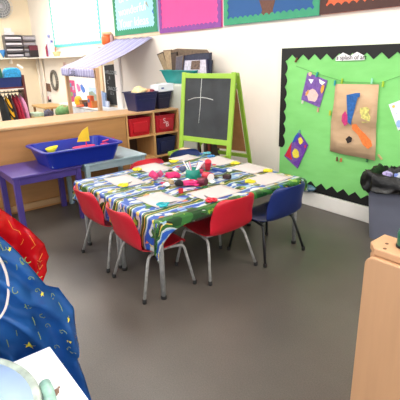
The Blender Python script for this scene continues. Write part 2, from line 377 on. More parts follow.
# ------------------------------------------------------------------ wall at the far left: shelf, mirror, pictures, fan
shm = M('f2ede4', .5, .02)
b = new(); box(b, (XB+.0, 3.24, 1.555), (-7.3, YW, 1.58)); struct('trim_3', b, shm, bevel=.003)
b = new(); box(b, (XB, 1.9, 1.562), (XB+.26, 3.235, 1.588))
for y in (2.2, 2.9): box(b, (XB, y, 1.46), (XB+.2, y+.02, 1.562))
one('wall_shelf', b, M('f0e9dc', .5, .02), 'long white wall shelf carrying grey file trays', 'shelf', bevel=.003)
X0 = XB+.24
def onshelf(px, top, base=1.588, X=X0):
    a_ = ax(px, 56, X); t_ = ax(px, top, X); return a_.y, t_.z
def shelfbox(name, pxl, pxr, ptop, col, label, cat, z0=1.588, X=X0, d=.2, open_=True, contents=None):
    y0, zt = onshelf(pxl, ptop, X=X); y1, _ = onshelf(pxr, ptop, X=X); bm = new()
    if open_:
        th = .008; box(bm, (X-d, y0, z0), (X, y1, z0+th)); box(bm, (X-d, y0, z0), (X-d+th, y1, zt)); box(bm, (X-d, y0, z0), (X, y0+th, zt)); box(bm, (X-d, y1-th, z0), (X, y1, zt))
        n = max(1, int((zt-z0)/.11))
        for k in range(1, n+1): z = z0+(zt-z0)*k/n; box(bm, (X-d, y0, z-th), (X, y1, z))
        for k in range(n): z = z0+(zt-z0)*k/n; box(bm, (X-th, y0, z), (X, y1, z+(zt-z0)/n*.3))
    else: box(bm, (X-d, y0, z0), (X, y1, zt))
    ps = [('tray_body', bm, M(col, .35, .1))]
    if open_:
        pp = new(); rr = random.Random(int(pxl))
        n = max(1, int((zt-z0)/.11))
        for k in range(n): z = z0+(zt-z0)*k/n+.01; box(pp, (X-d+.01, y0+.012, z), (X-.012-rr.random()*.01, y1-.012, z+(zt-z0)/n*rr.uniform(.45, .75)))
        ps.append(('paper_stack', pp, M(contents or 'dcd8de', .8, .2, 60, stretch=(1, 1, 12))))
    return family(name, label, cat, (X-d/2, (y0+y1)/2, z0), ps), zt, y0, y1
_, zt, ya0, ya1 = shelfbox('file_tray_stack', 7.5, 24.5, 35, '5a565c', 'tall grey file tray stack full of papers, leftmost on the wall shelf', 'file tray')
_, zt2, _, _ = shelfbox('file_tray_stack', 25, 40.5, 35.5, '6a646a', 'grey file tray stack behind the small maroon box', 'file tray', d=.2, X=X0-.06, contents='b8b4bc')
b = new(); rr = random.Random(3)
for k in range(5): box(b, (X0-.19+.01*k, ya0+.03+.01*rr.random(), zt+.012*k), (X0-.02, ya0+.2+.03*rr.random(), zt+.012*k+.01), rot=Matrix.Rotation(rr.uniform(-.1, .1), 3, 'Z'))
box(b, (X0-.15, ya0+.05, zt+.06), (X0-.12, ya0+.2, zt+.15))
one('paper_pile', b, M('e6e2e6', .8, .08, 40), 'loose white papers on top of the leftmost file tray stack', 'paper')
y0, z_ = onshelf(30.5, 45.5, X=X0+.01); y1, _ = onshelf(41.5, 45)
family('storage_box', 'small maroon and black box in front of the grey trays', 'box', (X0-.02, (y0+y1)/2, 1.588),
    [('box_body', bx((X0-.045, y0, 1.588), (X0+.015, y1, z_-.1)), M('241c20', .4)), ('lid', bx((X0-.045, y0, z_-.1), (X0+.015, y1, z_)), M('6a2436', .5))])
def bottle(name, x, y, z, r, h, col, capc, label, cat='bottle', rough=.2):
    b1 = new(); lathe(b1, [(r*.9, 0), (r, .01*h/.2), (r, h*.62), (r*.8, h*.72), (r*.4, h*.8), (r*.4, h*.86)], 18, (x, y, z))
    b2 = new(); lathe(b2, [(r*.5, h*.86), (r*.5, h), (r*.3, h)], 14, (x, y, z))
    return family(name, label, cat, (x, y, z), [('bottle_body', b1, M(col, rough)), ('cap', b2, M(capc, .4))])
y0, zt3 = onshelf(42.3, 35); XQ = X0-.03
b = new(); box(b, (XQ-.12, y0-.03, 1.588), (XQ-.02, y0+.07, zt3)); 
one('cardboard_tube_box', b, M('9c2c48', .5), 'tall raspberry red box on the shelf between trays and bottles', 'box', bevel=.004)
y0, _ = onshelf(45.2, 45); bottle('bottle', X0+.0, y0, 1.588, .05, .24, '18161c', '2c2a30', 'black bottle standing next to the red box on the shelf')
for px, top, c1, c2, lb_ in ((48.6, 42, '8a2a44', 'e8e4ea', 'slim dark red bottle with white cap on the wall shelf'), (51.2, 34, 'b8b6d0', '8890c0', 'tall pale lilac bottle on the wall shelf'), (53.6, 40, 'd0d4e4', '5060a0', 'small clear bottle at the right of the shelf bottles')):
    p = ay(px, 56, 3.34); q = ay(px, top, 3.34); bottle('bottle', p.x, 3.34, 1.58, .045 if top > 34 else .05, q.z-1.58, c1, c2, lb_)
p = ay(57, 56, 3.33); b1 = new(); lathe(b1, [(.05, 0), (.085, .09), (.08, .09), (.045, .01)], 18, (p.x, 3.33, 1.58)); b2 = new(); tube(b2, [(p.x-.06, 3.33, 1.65), (p.x-.03, 3.33, 1.75), (p.x+.02, 3.32, 1.74)], .012)
family('craft_pot', 'small peach coloured pot at the end of the shelf items', 'pot', (p.x, 3.33, 1.58), [('pot_body', b1, M('e0b080', .6)), ('wooden_spoon', b2, M('d09a60', .6))])
# blue paper cone hung at the far left
p = ax(4.5, 44, XB+.3); b = new(); lathe(b, [(.002, -.16), (.075, .0), (.06, .01)], 14, (p.x-.24, p.y, 1.588+.16)); one('paper_cone', b, M('3f86c8', .6), 'small blue paper cone left of the file trays', 'cone')
# fan
p = ax(.5, 6, XB+.12); b1 = new(); tube(b1, [(XB, p.y, p.z), (XB+.12, p.y, p.z)], .05, 14)
cage = new()
for r_ in (.24, .19, .14, .09):
    tube(cage, [(XB+.13+.05*(1-(r_/.24)**2), p.y+r_*math.cos(k*PI/18), p.z+r_*math.sin(k*PI/18)) for k in range(37)], .004, 5, caps=False)
for k in range(20):
    a_ = k*PI/10; tube(cage, [(XB+.18, p.y+.04*math.cos(a_), p.z+.04*math.sin(a_)), (XB+.16, p.y+.16*math.cos(a_), p.z+.16*math.sin(a_)), (XB+.13, p.y+.24*math.cos(a_), p.z+.24*math.sin(a_)), (XB+.05, p.y+.23*math.cos(a_), p.z+.23*math.sin(a_))], .0035, 4)
bld = new()
for k in range(4):
    a_ = k*PI/2+.4; c_, s_ = math.cos(a_), math.sin(a_)
    prism(bld, [(XB+.10, p.y+c_*.03-s_*.02, p.z+s_*.03+c_*.02), (XB+.12, p.y+c_*.2-s_*.09, p.z+s_*.2+c_*.09), (XB+.09, p.y+c_*.2+s_*.06, p.z+s_*.2-c_*.06), (XB+.09, p.y+c_*.03+s_*.02, p.z+s_*.03-c_*.02)], (.004, 0, 0))
hb = new(); lathe(hb, [(.045, 0), (.045, .04), (.02, .05)], 16); hb.transform(Matrix.Translation((XB+.1, p.y, p.z)) @ Matrix.Rotation(PI/2, 4, 'Y'))
dsk = new(); tube(dsk, [(XB+.035, p.y, p.z), (XB+.045, p.y, p.z)], .225, 28)
family('wall_fan', 'round silver grey wall fan high in the left corner', 'fan', (XB, p.y, p.z-.24), [('wall_mount', b1, M('8a8c90', .4)), ('cage', cage, M('d8dade', .3, metal=.6)), ('blade_set', bld, M('8e9298', .3)), ('hub', hb, M('c8c8d0', .4)), ('back_plate', dsk, M('84868c', .4))])
# mirror and pictures on the wall below the shelf
p = ay(55.3, 80.3, YW); b1 = new(); b2 = new()
ring = [(p.x+.16*math.cos(k*PI/20), YW-.022, p.z+.185*math.sin(k*PI/20)) for k in range(41)]
tube(b1, ring, .034, 8, caps=False)
prism(b2, [(p.x+.155*math.cos(k*PI/16), YW-.012, p.z+.175*math.sin(k*PI/16)) for k in range(32)], (0, .01, 0))
family('wall_mirror', 'oval wall mirror in a dark grey decorated frame', 'mirror', (p.x, YW, p.z-.22), [('frame', b1, M('6a665e', .5, .6, 40)), ('mirror_glass', b2, M('e8e6da', .3, .02, metal=.2))])
def flatpic(name, label, cat, poly, col, y=YW-.008, extra=(), th=.006):
    P_ = [ay(*q, y) for q in poly]; bm = new(); prism(bm, [tuple(q) for q in P_], (0, th, 0))
    return family(name, label, cat, (sum(q.x for q in P_)/len(P_), YW, min(q.z for q in P_)), [('picture_sheet', bm, M(col, .6, .2, 20))]+list(extra))
def pa(poly, col, y=YW-.012, var=.2, nm='printed_patch', th=.003): return (nm, art(poly, y, th), M(col, .6, var, 30))
flatpic('photo_print', 'brown photo collage above a white panel, on the wall left of the mirror', 'photo', [(44.3, 82.5), (50, 83.8), (52, 102), (46.5, 102)], 'e8e2de', extra=[pa([(44.5, 82.7), (50, 84), (51.2, 92), (45.6, 91)], '6a4a3a', var=.6), pa([(47, 96.5), (48.4, 96.5), (48.8, 100), (47.4, 100)], 'c02a60'), pa([(48.2, 99.8), (50.8, 99.2), (51.2, 102), (48.5, 102)], '1c1c20')])
flatpic('wall_poster', 'pink poster with small pictures beneath the awning', 'poster', [(67.5, 80), (74, 80.5), (77, 103), (69.5, 103)], 'cc4a80', extra=[pa([(68.8, 83), (71, 83), (71.5, 87), (69.2, 87)], '68a0b8'), pa([(72, 86), (74, 86), (74.5, 90), (72.4, 90)], 'b8a0c0'), pa([(70, 92), (72.4, 92), (72.8, 96), (70.4, 96)], '80b070'), pa([(73.5, 93), (75.4, 93), (75.9, 97), (73.9, 97)], '7a6ab0')])
flatpic('paper_glove', 'pink cut-out glove shape on the wall', 'cut-out', [(76.3, 84), (77.5, 83.6), (79.5, 86.3), (80.2, 91), (78.4, 92), (76.8, 88)], 'd86aa0')
flatpic('paper_glove', 'blue cut-out glove shape right of the pink one', 'cut-out', [(80.2, 85), (81.6, 84.2), (84.4, 88.3), (85.2, 92), (83, 93), (80.6, 88.5)], '4c78c8')
flatpic('wall_picture', 'pale blue landscape picture behind the awning post', 'picture', [(88, 87), (98, 88), (100, 103), (89.6, 103)], 'b0c8e8', extra=[pa([(88.4, 92.2), (92, 91), (96, 95), (97.5, 103), (89.6, 103)], '8a9a8c')])
flatpic('small_notice', 'tiny beige notice on the wall above the awning corner', 'notice', [(62.5, 62.3), (66, 62), (66.4, 65.6), (63, 66)], 'e8d4cc', extra=[pa([(63.4, 62.6), (64.4, 62.5), (64.8, 65.4), (63.8, 65.5)], 'd0a8a0')])
# chalk panel in a doorway-like wooden frame
def quadp(px, y): return [tuple(ay(*q, y)) for q in px]
b1 = new(); prism(b1, quadp([(104, 65.6), (113.4, 64.2), (118.6, 105.5), (107.2, 103.6)], YW-.034), (0, .012, 0))
fr = new(); Xs = (-7.20, -6.62); 
box(fr, (-7.22, YW-.03, .15), (-7.10, YW, 1.5)); box(fr, (-6.665, YW-.03, .15), (-6.63, YW, 1.5)); box(fr, (-7.10, YW-.03, 1.43), (-6.665, YW, 1.5)); box(fr, (-7.10, YW-.03, .15), (-6.665, YW, .73))
chalk = M('c4c8cc', .9, .1, 90)
tx = []
for s, px, py, sz in (('WELCOME', 105.2, 73.8, .085), ('&', 109, 79.2, .07), ('C', 107, 83.6, .09), ('SNACKS', 108, 90, .09), ('12 3', 110, 94.4, .075)):
    pp = ay(px, py, YW-.036); tx.append(('chalk_writing', textmesh(s, sz, wallmat(pp.x, pp.z, YW-.0355, -.02), .001), M('8a8e92', .9, .2, 90)))
family('chalk_menu', 'tall narrow black chalk menu panel in a pale wooden frame', 'chalkboard', (-6.9, YW, .15), [('frame', fr, wood('e2c7a2')), ('chalk_surface', b1, M('1d1f22', .8, .3, 12))] + tx)
b = new(); box(b, (-6.62, YW-.035, .15), (-6.44, YW-.0, 1.70)); struct('trim_4', b, M('f6f2f0', .5, .01), bevel=.006)

# ------------------------------------------------------------------ awning of the pretend cafe
aw = NT('awning_cloth'); tc = aw.new('ShaderNodeTexCoord'); sp = aw.new('ShaderNodeSeparateXYZ'); aw.link(tc.outputs['UV'], sp.inputs[0])
n_ = aw.noise(8, 3); s1 = aw.math('FRACT', aw.math('MULTIPLY', aw.math('ADD', sp.outputs[0], aw.math('MULTIPLY', n_, .02)), 13))
aw.link(aw.ramp(s1, [(0, hexc('9a98c0')), (.25, hexc('c0bedc')), (.5, hexc('a8a6cc')), (.62, hexc('7674a4')), (.74, hexc('bcbada')), (.9, hexc('8e8cba'))]), aw.b.inputs['Base Color']); aw.b.inputs['Roughness'].default_value = .85
b = new(); uvl = b.loops.layers.uv.new('uv')
TL, TR = Vector((-6.62, YW-.02, 1.80)), Vector((-5.42, YW-.02, 1.78)); BL, BR = Vector((-6.62, 2.58, 1.405)), Vector((-5.37, 2.52, 1.39))
N1, N2 = 40, 18; G = []
for j in range(N2+1):
    v = j/N2; row = []
    for i in range(N1+1):
        u = i/N1; p = TL.lerp(TR, u).lerp(BL.lerp(BR, u), v); p.z -= .035*math.sin(PI*v)*(.8+.3*math.sin(u*9)) + .006*math.sin(u*40+v*3)
        if v > .5: p.z += 0
        row.append((b.verts.new(p), u, v))
    G.append(row)
for j in range(N2):
    for i in range(N1):
        q = [G[j][i], G[j][i+1], G[j+1][i+1], G[j+1][i]]; f = b.faces.new([k[0] for k in q]); f.smooth = True
        for lp, k in zip(f.loops, q): lp[uvl].uv = (k[1], k[2])
vb = new(); uv2 = vb.loops.layers.uv.new('uv'); G = []
for j in range(5):
    row = []
    for i in range(N1+1):
        u = i/N1; p = BL.lerp(BR, u); p.y -= .012+.008*math.sin(u*55)*(j/4); p.z -= .008+.112*j/4; row.append((vb.verts.new(p), u, j/4))
    G.append(row)
for j in range(4):
    for i in range(N1):
        q = [G[j][i], G[j][i+1], G[j+1][i+1], G[j+1][i]]; f = vb.faces.new([k[0] for k in q]); f.smooth = True
        for lp, k in zip(f.loops, q): lp[uv2].uv = (k[1]*1.0, k[2])
bar = new(); tube(bar, [BL+Vector((0, 0, -.012)), BR+Vector((0, 0, -.012))], .011)
pl = ax(73, 76, -6.1); PW = wood('d2ab84')
p = BL.lerp(BR, .30); mt = Matrix.Translation((p.x, p.y-.045, 1.288)) @ Matrix.Rotation(-.05, 4, 'Z') @ Matrix.Rotation(PI/2, 4, 'X')
def post(x, y, z1_): bm = new(); box(bm, (x-.024, y-.024, 0), (x+.024, y+.024, z1_)); return bm
family('play_cafe_awning', 'striped lilac cloth awning of the pretend cafe on two wooden posts', 'awning', (-6.0, 2.58, 0),
    [('awning_cloth', b, aw.m, dict(solid=.004, recalc=False)), ('valance', vb, aw.m, dict(solid=.004, recalc=False), [('cafe_lettering', textmesh('Café', .16, mt, .001, .2), M('5d5e74', .8))]),
     ('front_bar', bar, PW), ('post', post(ay(68.6, 92, 2.602).x, 2.602, 1.39), PW), ('post', post(ay(98.3, 90, 2.56).x, 2.56, 1.395), PW)])
# orange jar on the ledge above the awning (on trim_1 level shelf)
b = new(); box(b, (-7.05, YW-.16, 1.70), (-6.62, YW, 1.72)); box(b, (-6.98, YW-.12, 1.62), (-6.96, YW, 1.70)); one('bracket_shelf', b, M('f4efe8', .5), 'small white bracket shelf behind the awning top', 'shelf')
p = ay(107.5, 40, 3.42); b1 = new(); lathe(b1, [(.07, 0), (.09, .02), (.09, .12), (.07, .155)], 20, (p.x, 3.415, 1.72)); b2 = new(); lathe(b2, [(.075, .155), (.078, .19), (.06, .2)], 20, (p.x, 3.415, 1.72))
family('storage_jar', 'round orange jar with cream lid above the awning', 'jar', (p.x, 3.415, 1.72), [('jar_body', b1, M('e0662a', .3)), ('lid', b2, M('ecd0a0', .5))])
p = ay(113, 40, 3.42); b1 = new(); lathe(b1, [(.03, 0), (.035, .02), (.03, .13), (.02, .15)], 14, (p.x-.03, 3.42, 1.72)); one('small_pot', b1, M('b08c88', .5), 'small dusky pink pot right of the orange jar', 'pot')

# ------------------------------------------------------------------ far play area behind the divider
def white_unit():
    x0, x1, y0, y1, z = -8.3, -6.0, 3.1, 3.46, .72; bm = new(); th = .02
    box(bm, (x0, y0, z-th), (x1, y1, z)); box(bm, (x0, y0, 0), (x1, y1, .06)); box(bm, (x0, y1-.01, .06), (x1, y1, z-th)); box(bm, (x0, y0, .38), (x1, y1, .4))
    n = 6; dv = new()
    for k in range(n+1): x = x0+(x1-x0-th)*k/n; box(bm, (x, y0+.001, .06), (x+th, y1-.012, z-th))
    ds = []
    for k in range(n):
        x = x0+(x1-x0-th)*k/n; d_ = new(); box(d_, (x+th+.006, y0-.006, .41), (x+(x1-x0-th)/n-.006, y0+.01, z-th-.012)); ds.append(('storage_drawer', d_, M('d9dbe0', .35, .02)))
    return family('white_shelf_unit', 'low white drawer unit with toys on top beneath the awning', 'shelf unit', ((x0+x1)/2, y0, 0), [('unit_body', bm, M('f1f0ee', .4, .02), dict(bevel=.003))]+ds)
white_unit()
zt = .72
def topit(px, py, Y=3.2): return ay(px, py, Y)
p = ay(78.5, 103, 3.22); b1 = new(); lathe(b1, [(.045, 0), (.065, .02), (.07, .10), (.05, .14), (.03, .155)], 18, (p.x, 3.22, zt)); b2 = new(); tube(b2, smoothpath([(p.x+.07, 3.2, zt+.14), (p.x+.15, 3.19, zt+.12), (p.x+.14, 3.19, zt+.05), (p.x+.07, 3.2, zt+.04)]), .012)
family('toy_jug', 'yellow toy jug with red base on the white unit', 'toy', (p.x, 3.22, zt), [('jug_body', b1, M('f0b022', .35)), ('handle', b2, M('f0b022', .35))])
p = ay(81, 103, 3.13); b = new(); lathe(b, [(.09, 0), (.1, .02), (.06, .03)], 16, (p.x, 3.13, zt)); one('toy_plate', b, M('e06038', .4), 'red orange toy plate beneath the yellow jug', 'toy')
for px, w_, h_, c_, nm, lb_ in ((84.5, .12, .09, '9c6a3e', 'toy_till', 'small brown toy box between the plate and red carton'), (88, .10, .06, '3c3a40', 'toy_kettle', 'small dark toy pot on the white unit'), (94.8, .08, .1, 'd88440', 'toy_carton', 'small orange toy carton beside the awning post')):
    p = ay(px, 105, 3.2); b1 = new(); box(b1, (p.x-w_/2, 3.14, zt), (p.x+w_/2, 3.24, zt+h_)); b2 = new(); box(b2, (p.x-w_/2-.004, 3.136, zt+h_), (p.x+w_/2+.004, 3.244, zt+h_+.015))
    family(nm, lb_, 'toy', (p.x, 3.19, zt), [('body', b1, M(c_, .5), dict(bevel=.005)), ('lid', b2, M(c_, .4))])
p = ay(92, 105, 3.18); b1 = new(); box(b1, (p.x-.06, 3.13, zt), (p.x+.07, 3.2, zt+.2)); b2 = new(); tube(b2, [(p.x+.01, 3.128, zt+.12), (p.x+.01, 3.12, zt+.12)], .035, 14)
family('toy_clock_box', 'orange red toy box with a round blue face', 'toy', (p.x, 3.165, zt), [('body', b1, M('e2643c', .5), dict(bevel=.006)), ('round_face', b2, M('4a6a98', .4))])
for px, c_, h_ in ((97.8, 'b8c4e0', .26), (100.6, '8aa4cc', .24), (103, 'c8d4ec', .1)):
    p = ay(px, 104, 3.3); b = new(); box(b, (p.x-.07, 3.38, zt), (p.x+.03, 3.41, zt+h_), rot=Matrix.Rotation(.06, 3, 'Y')); one('picture_book', b, M(c_, .5), {'b8c4e0': 'pale blue book upright just left of the chalk panel', '8aa4cc': 'mid blue book leaning beside the chalk panel', 'c8d4ec': 'short pale book lying nearest the chalk panel'}[c_], 'book', bevel=.003)
# small wooden play table and boxes, left
Yt = 3.1
pL, pR = ay(38.5, 104.5, Yt), ay(52, 104, Yt); zt_ = .62
x0, x1 = pL.x, pR.x
tb = new(); box(tb, (x0, 2.95, zt_-.04), (x1, 3.4, zt_)); lg = []
for sx in (x0+.03, x1-.07):
    for sy in (2.97, 3.34): lg.append(('leg', bx((sx, sy, 0), (sx+.04, sy+.04, zt_-.04)), wood('a87a4c')))
family('play_table', 'small light wooden table by the far wall', 'table', ((x0+x1)/2, 3.17, 0), [('tabletop', tb, wood('d0a468', 0), dict(bevel=.004))]+lg)
p = ay(48.5, 110, 3.0); b = new(); bmesh.ops.create_icosphere(b, subdivisions=2, radius=.1)
for v in b.verts: v.co = v.co*(1+.25*noise.noise(v.co*20))+Vector((p.x, 2.8, .5))
fl_ = az(35, 113, .5)
cb = new(); box(cb, (-8.35, 2.25, 0), (-7.75, 3.05, .5)); one('low_cupboard', cb, wood('c59868', 1), 'low wooden cupboard under the pale boxes and dark toy', 'cupboard', bevel=.005)
b.free()
def onlow(px, py, X=-7.95): q = ax(px, py, X); return q
p = onlow(48, 110); b = new(); bmesh.ops.create_icosphere(b, subdivisions=2, radius=.085)
for v in b.verts: v.co = v.co*(1+.4*noise.noise(v.co*20))+Vector((-7.95, p.y, .58))
one('soft_toy', b, M('5a5868', .8, .6, 30), 'dark grey soft toy on the low cupboard under the little table', 'toy', smooth=True)
q0, q1 = onlow(31.5, 112), onlow(40.5, 112)
family('game_box', 'pale green and yellow game box on the low cupboard', 'box', (-7.95, (q0.y+q1.y)/2, .5), [('box_body', bx((-8.1, q0.y, .5), (-7.8, q1.y, .57)), M('d8d890', .5, .2, 30)), ('lid', bx((-8.1, q0.y-.005, .57), (-7.795, q1.y+.005, .62)), M('b8d0b4', .5, .2, 30))])
b = new(); q = onlow(42.5, 110); box(b, (-8.0, q.y-.03, .5), (-7.9, q.y+.06, .6)); one('small_block', b, M('404860', .5), 'dark little block right of the pale game box', 'block', bevel=.004)
# green ball-shaped planter on black base
st = new(); box(st, (-7.0, 2.55, 0), (-6.6, 2.95, .56)); one('small_stool', st, wood('c49a6c'), 'small wooden stool block below the green round cushion', 'stool', bevel=.01)
p = ax(63, 105, -6.8); b1 = new(); bmesh.ops.create_uvsphere(b1, u_segments=24, v_segments=14, radius=.135)
for v in b1.verts:
    v.co.z *= .8; v.co = v.co + Vector((-6.8, p.y, .72))
gc = NT('green_cushion'); f = gc.noise(9, 2); gc.link(gc.ramp(f, [(.4, hexc('5f8a52')), (.58, hexc('7fa468')), (.64, hexc('a04a40'))]), gc.b.inputs['Base Color']); gc.b.inputs['Roughness'].default_value = .8
b2 = new(); lathe(b2, [(.11, 0), (.115, .03), (.12, .06), (.1, .08)], 20, (-6.8, p.y, .56))
family('round_cushion', 'round mottled green ball on a black base behind the divider', 'ball', (-6.8, p.y, .56), [('ball_body', b1, gc.m, dict(smooth=True)), ('base', b2, M('141414', .5))])
# wardrobe rail with dressing up clothes
XR = -8.0
yR = ax(27, 95, XR).y
RW = wood('6a3430', 2)
b1 = new(); box(b1, (XR-.35, yR-.04, 0), (XR, yR, 1.28)); b1b = new(); box(b1b, (XR-.35, yR-1.3, 0), (XR, yR-1.26, 1.28))
b2 = new(); box(b2, (XR-.35, yR-1.26, 1.055), (XR, yR-.04, 1.09)); b3 = new(); tube(b3, [(XR-.17, yR-1.26, .995), (XR-.17, yR-.04, .995)], .012)
bb = new(); box(bb, (XR-.35, yR-1.26, 0), (XR, yR-.04, .08))
br = new(); box(br, (XR-.01, yR-1.26, 1.045), (XR+.012, yR-.04, 1.06))
family('dressing_up_rail', 'dark red wooden rack holding dressing up clothes at the left', 'clothes rack', (XR-.17, yR-.65, 0),
    [('side_panel', b1, RW, dict(bevel=.004)), ('side_panel', b1b, RW, dict(bevel=.004)), ('top_shelf', b2, RW), ('hanging_rail', b3, M('c8c8c8', .3, metal=1)), ('base', bb, RW), ('white_strip', br, M('e8e0dc', .5))])
b = new(); taper_tray(b, (XR-.33, yR-.95), (XR+.01, yR-.05), 1.09, 1.25, .01); box(b, (XR-.32, yR-.94, 1.10), (XR-.01, yR-.06, 1.2))
one('fabric_box', b, M('1d2f6c', .6, .1, 40), 'wide navy fabric box on top of the clothes rack', 'box')
def bagmesh(pxl, pxr, ptop, X, z0, d=.14):
    y0, y1 = ax(pxl, 80, X).y, ax(pxr, 80, X).y; zt = ax((pxl+pxr)/2, ptop, X).z; n = 10; P_ = []
    for k in range(n+1):
        a_ = PI*k/n; P_.append((X-d, (y0+y1)/2-(y1-y0)/2*math.copysign(abs(math.cos(a_))**.6, math.cos(a_)), z0+(zt-z0)*abs(math.sin(a_))**.45))
    bm = new(); prism(bm, P_, (d, 0, 0)); return bm, (X-d/2, (y0+y1)/2, z0)
b, c_ = bagmesh(5, 22.8, 67.5, XR-.04, 1.2)
t = family('puffy_bag', 'light blue patterned bag standing in the navy fabric box', 'bag', c_, [('bag_body', b, M('2f9ad0', .6, .35, 40), dict(bevel=.02)), ('price_tag', bx((XR-.038, c_[1]+.08, 1.41), (XR-.034, c_[1]+.19, 1.44), rot=Matrix.Rotation(-.6, 3, 'X')), wh)])
b, c_ = bagmesh(-9, 3.6, 66, XR-.04, 1.2)
one('puffy_bag', b, M('14604a', .6, .15, 40), 'dark green bag at the very left edge, next to the blue bag', 'bag', bevel=.02)
def garment(px, col, wpx, ztop, zbot, label, sleeve=True, striped=None, pink2=None):
    y = ax(px, 95, XR-.12).y; bm = new(); hw = wpx/2*.0163; d = .2
    n = 9; rows = []
    for j in range(n):
        t_ = j/(n-1); z = ztop+(zbot-ztop)*t_; s = .35+.75*min(1, t_*3)+.25*t_
        ring = []
        for k in range(14):
            a_ = 2*PI*k/14; ring.append(bm.verts.new((XR-.14+d*s*.75*math.cos(a_), y+.0+hw*s*math.sin(a_)*(1+.25*math.sin(3*a_+px))+.05*t_, z)))
        rows.append(ring)
    for r_, s_ in zip(rows, rows[1:]):
        for k in range(14): f_ = bm.faces.new((r_[k], r_[(k+1) % 14], s_[(k+1) % 14], s_[k])); f_.smooth = True
    bm.faces.new(rows[0]); bm.faces.new(rows[-1])
    if striped:
        m_ = NT('stripe'); tc = m_.new('ShaderNodeTexCoord'); wv = m_.new('ShaderNodeTexWave'); wv.inputs['Scale'].default_value = 5; wv.inputs['Distortion'].default_value = 1.5; wv.bands_direction = 'DIAGONAL'
        m_.link(tc.outputs['Object'], wv.inputs[0]); m_.link(m_.ramp(wv.outputs['Fac'], [(0, hexc('1c1a18')), (.36, hexc(col))], 'CONSTANT'), m_.b.inputs['Base Color']); m_.b.inputs['Roughness'].default_value = .8; mm = m_.m
    else: mm = M(col, .8, .25, 14)
    parts = [('fabric', bm, mm)]
    hk = new(); tube(hk, smoothpath([(XR-.17, y-.0, ztop), (XR-.17, y, .985), (XR-.185, y, 1.012), (XR-.17, y, 1.02), (XR-.15, y, 1.0)]), .005, 5)
    tube(hk, [(XR-.3, y, ztop-.03), (XR-.17, y, ztop+.02), (XR-.02, y, ztop-.03)], .008, 6)
    parts.append(('hanger', hk, M('26242a', .4)))
    return family('costume', label, 'costume', (XR-.14, y, zbot), parts, 'dressing up clothes on the rack')
garment(1.2, '22262a', 6, .95, .35, 'black costume at the left end of the clothes rack')
garment(5.5, 'f0b01e', 5, .93, .40, 'yellow and black striped costume on the rack', striped=True)
garment(9.3, '3c2830', 3.4, .95, .40, 'dark plum costume right of the striped one')
garment(12.8, 'a01e34', 4, .94, .40, 'deep red costume in the middle of the rack')
garment(16.3, 'c02c4c', 3, .94, .42, 'crimson costume left of the pink dress')
garment(20.5, 'e09ac0', 5, .94, .46, 'pale pink dress, right end of the rack')

# ------------------------------------------------------------------ divider cupboard and cube shelf
DW = wood('b2804e', 1, .42, .08); DT = wood('c89e70', 1, .35, .08)
XD = -4.45
b1 = new(); box(b1, (-4.98, -.6, .10), (XD, 2.415, .865)); b2 = new(); box(b2, (-5.0, -.62, .865), (XD+.012, 2.418, .893)); b3 = new(); box(b3, (-4.96, -.58, 0), (XD-.015, 2.40, .10)); b4 = new(); box(b4, (XD, -.58, .03), (XD+.012, 2.40, .09))
family('divider_cupboard', 'long orange-brown wooden cupboard back dividing the room', 'cupboard', (-4.7, .9, 0), [('cupboard_body', b1, DW, dict(bevel=.003)), ('worktop', b2, DT, dict(bevel=.006)), ('plinth', b3, wood('c08850', 1)), ('bottom_rail', b4, DT)])
SW = wood('cf9f66', 2, .42, .1)
Y0, Y1 = 2.425, 3.185; th = .022; Yd = 2.81
sh = new(); box(sh, (-4.9, Y0, .868), (XD, Y1, .89))
u1 = new(); box(u1, (-4.9, Y0, 0), (XD, Y0+th, .868)); u2_ = new(); box(u2_, (-4.9, Y1-th, 0), (XD, Y1, .868)); u3 = new(); box(u3, (-4.89, Yd-th/2, .05), (XD-.002, Yd+th/2, .868))
parts = [('top_panel', sh, DT, dict(bevel=.003)), ('side_panel', u1, SW, dict(bevel=.003)), ('side_panel', u2_, SW, dict(bevel=.003)), ('divider_panel', u3, SW)]
ZR = (.03, .31, .59)
for z in ZR:
    for a_, c_ in ((Y0+th, Yd-th/2), (Yd+th/2, Y1-th)): parts.append(('shelf_panel', bx((-4.89, a_, z), (XD-.003, c_, z+.02)), SW))
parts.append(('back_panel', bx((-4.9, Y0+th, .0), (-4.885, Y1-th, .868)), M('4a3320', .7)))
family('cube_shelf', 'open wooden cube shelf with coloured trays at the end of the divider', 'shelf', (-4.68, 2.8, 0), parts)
def tray_in(y0, y1, z, h, col, label, mark=False):
    bm = new(); taper_tray(bm, (-4.82, y0), (XD-.02, y1), z, z+h, .02, rim=.006, rad=.015)
    pn = new(); box(pn, (XD-.034, (y0+y1)/2-.10, z+.04), (XD-.012, (y0+y1)/2+.1, z+h-.05))
    sub = []
    if mark:
        yc_ = (y0+y1)/2
        mt_ = Matrix.Translation((XD-.011, yc_-.045, z+.115)) @ Matrix.Rotation(PI/2, 4, 'Z') @ Matrix.Rotation(PI/2, 4, 'X')
        m2 = Matrix.Translation((XD-.011, yc_-.01, z+.07)) @ Matrix.Rotation(PI/2, 4, 'Z') @ Matrix.Rotation(PI/2, 4, 'X')
        tb_ = textmesh('S', .09, mt_, .001); t2 = textmesh('B', .09, m2, .001); me = bpy.data.meshes.new('q'); t2.to_mesh(me); tb_.from_mesh(me); t2.free(); sub = [('white_mark', tb_, M('e8c8cc', .6))]
    fill = new(); box(fill, (-4.80, y0+.03, z+.02), (XD-.05, y1-.03, z+h*.8))
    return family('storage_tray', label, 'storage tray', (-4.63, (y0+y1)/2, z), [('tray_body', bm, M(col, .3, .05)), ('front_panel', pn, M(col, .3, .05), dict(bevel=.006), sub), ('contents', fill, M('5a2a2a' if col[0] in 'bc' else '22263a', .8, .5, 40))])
tray_in(2.47, 2.78, .61, .215, 'c01c2a', 'plain bright red tray, upper left in the cube shelf')
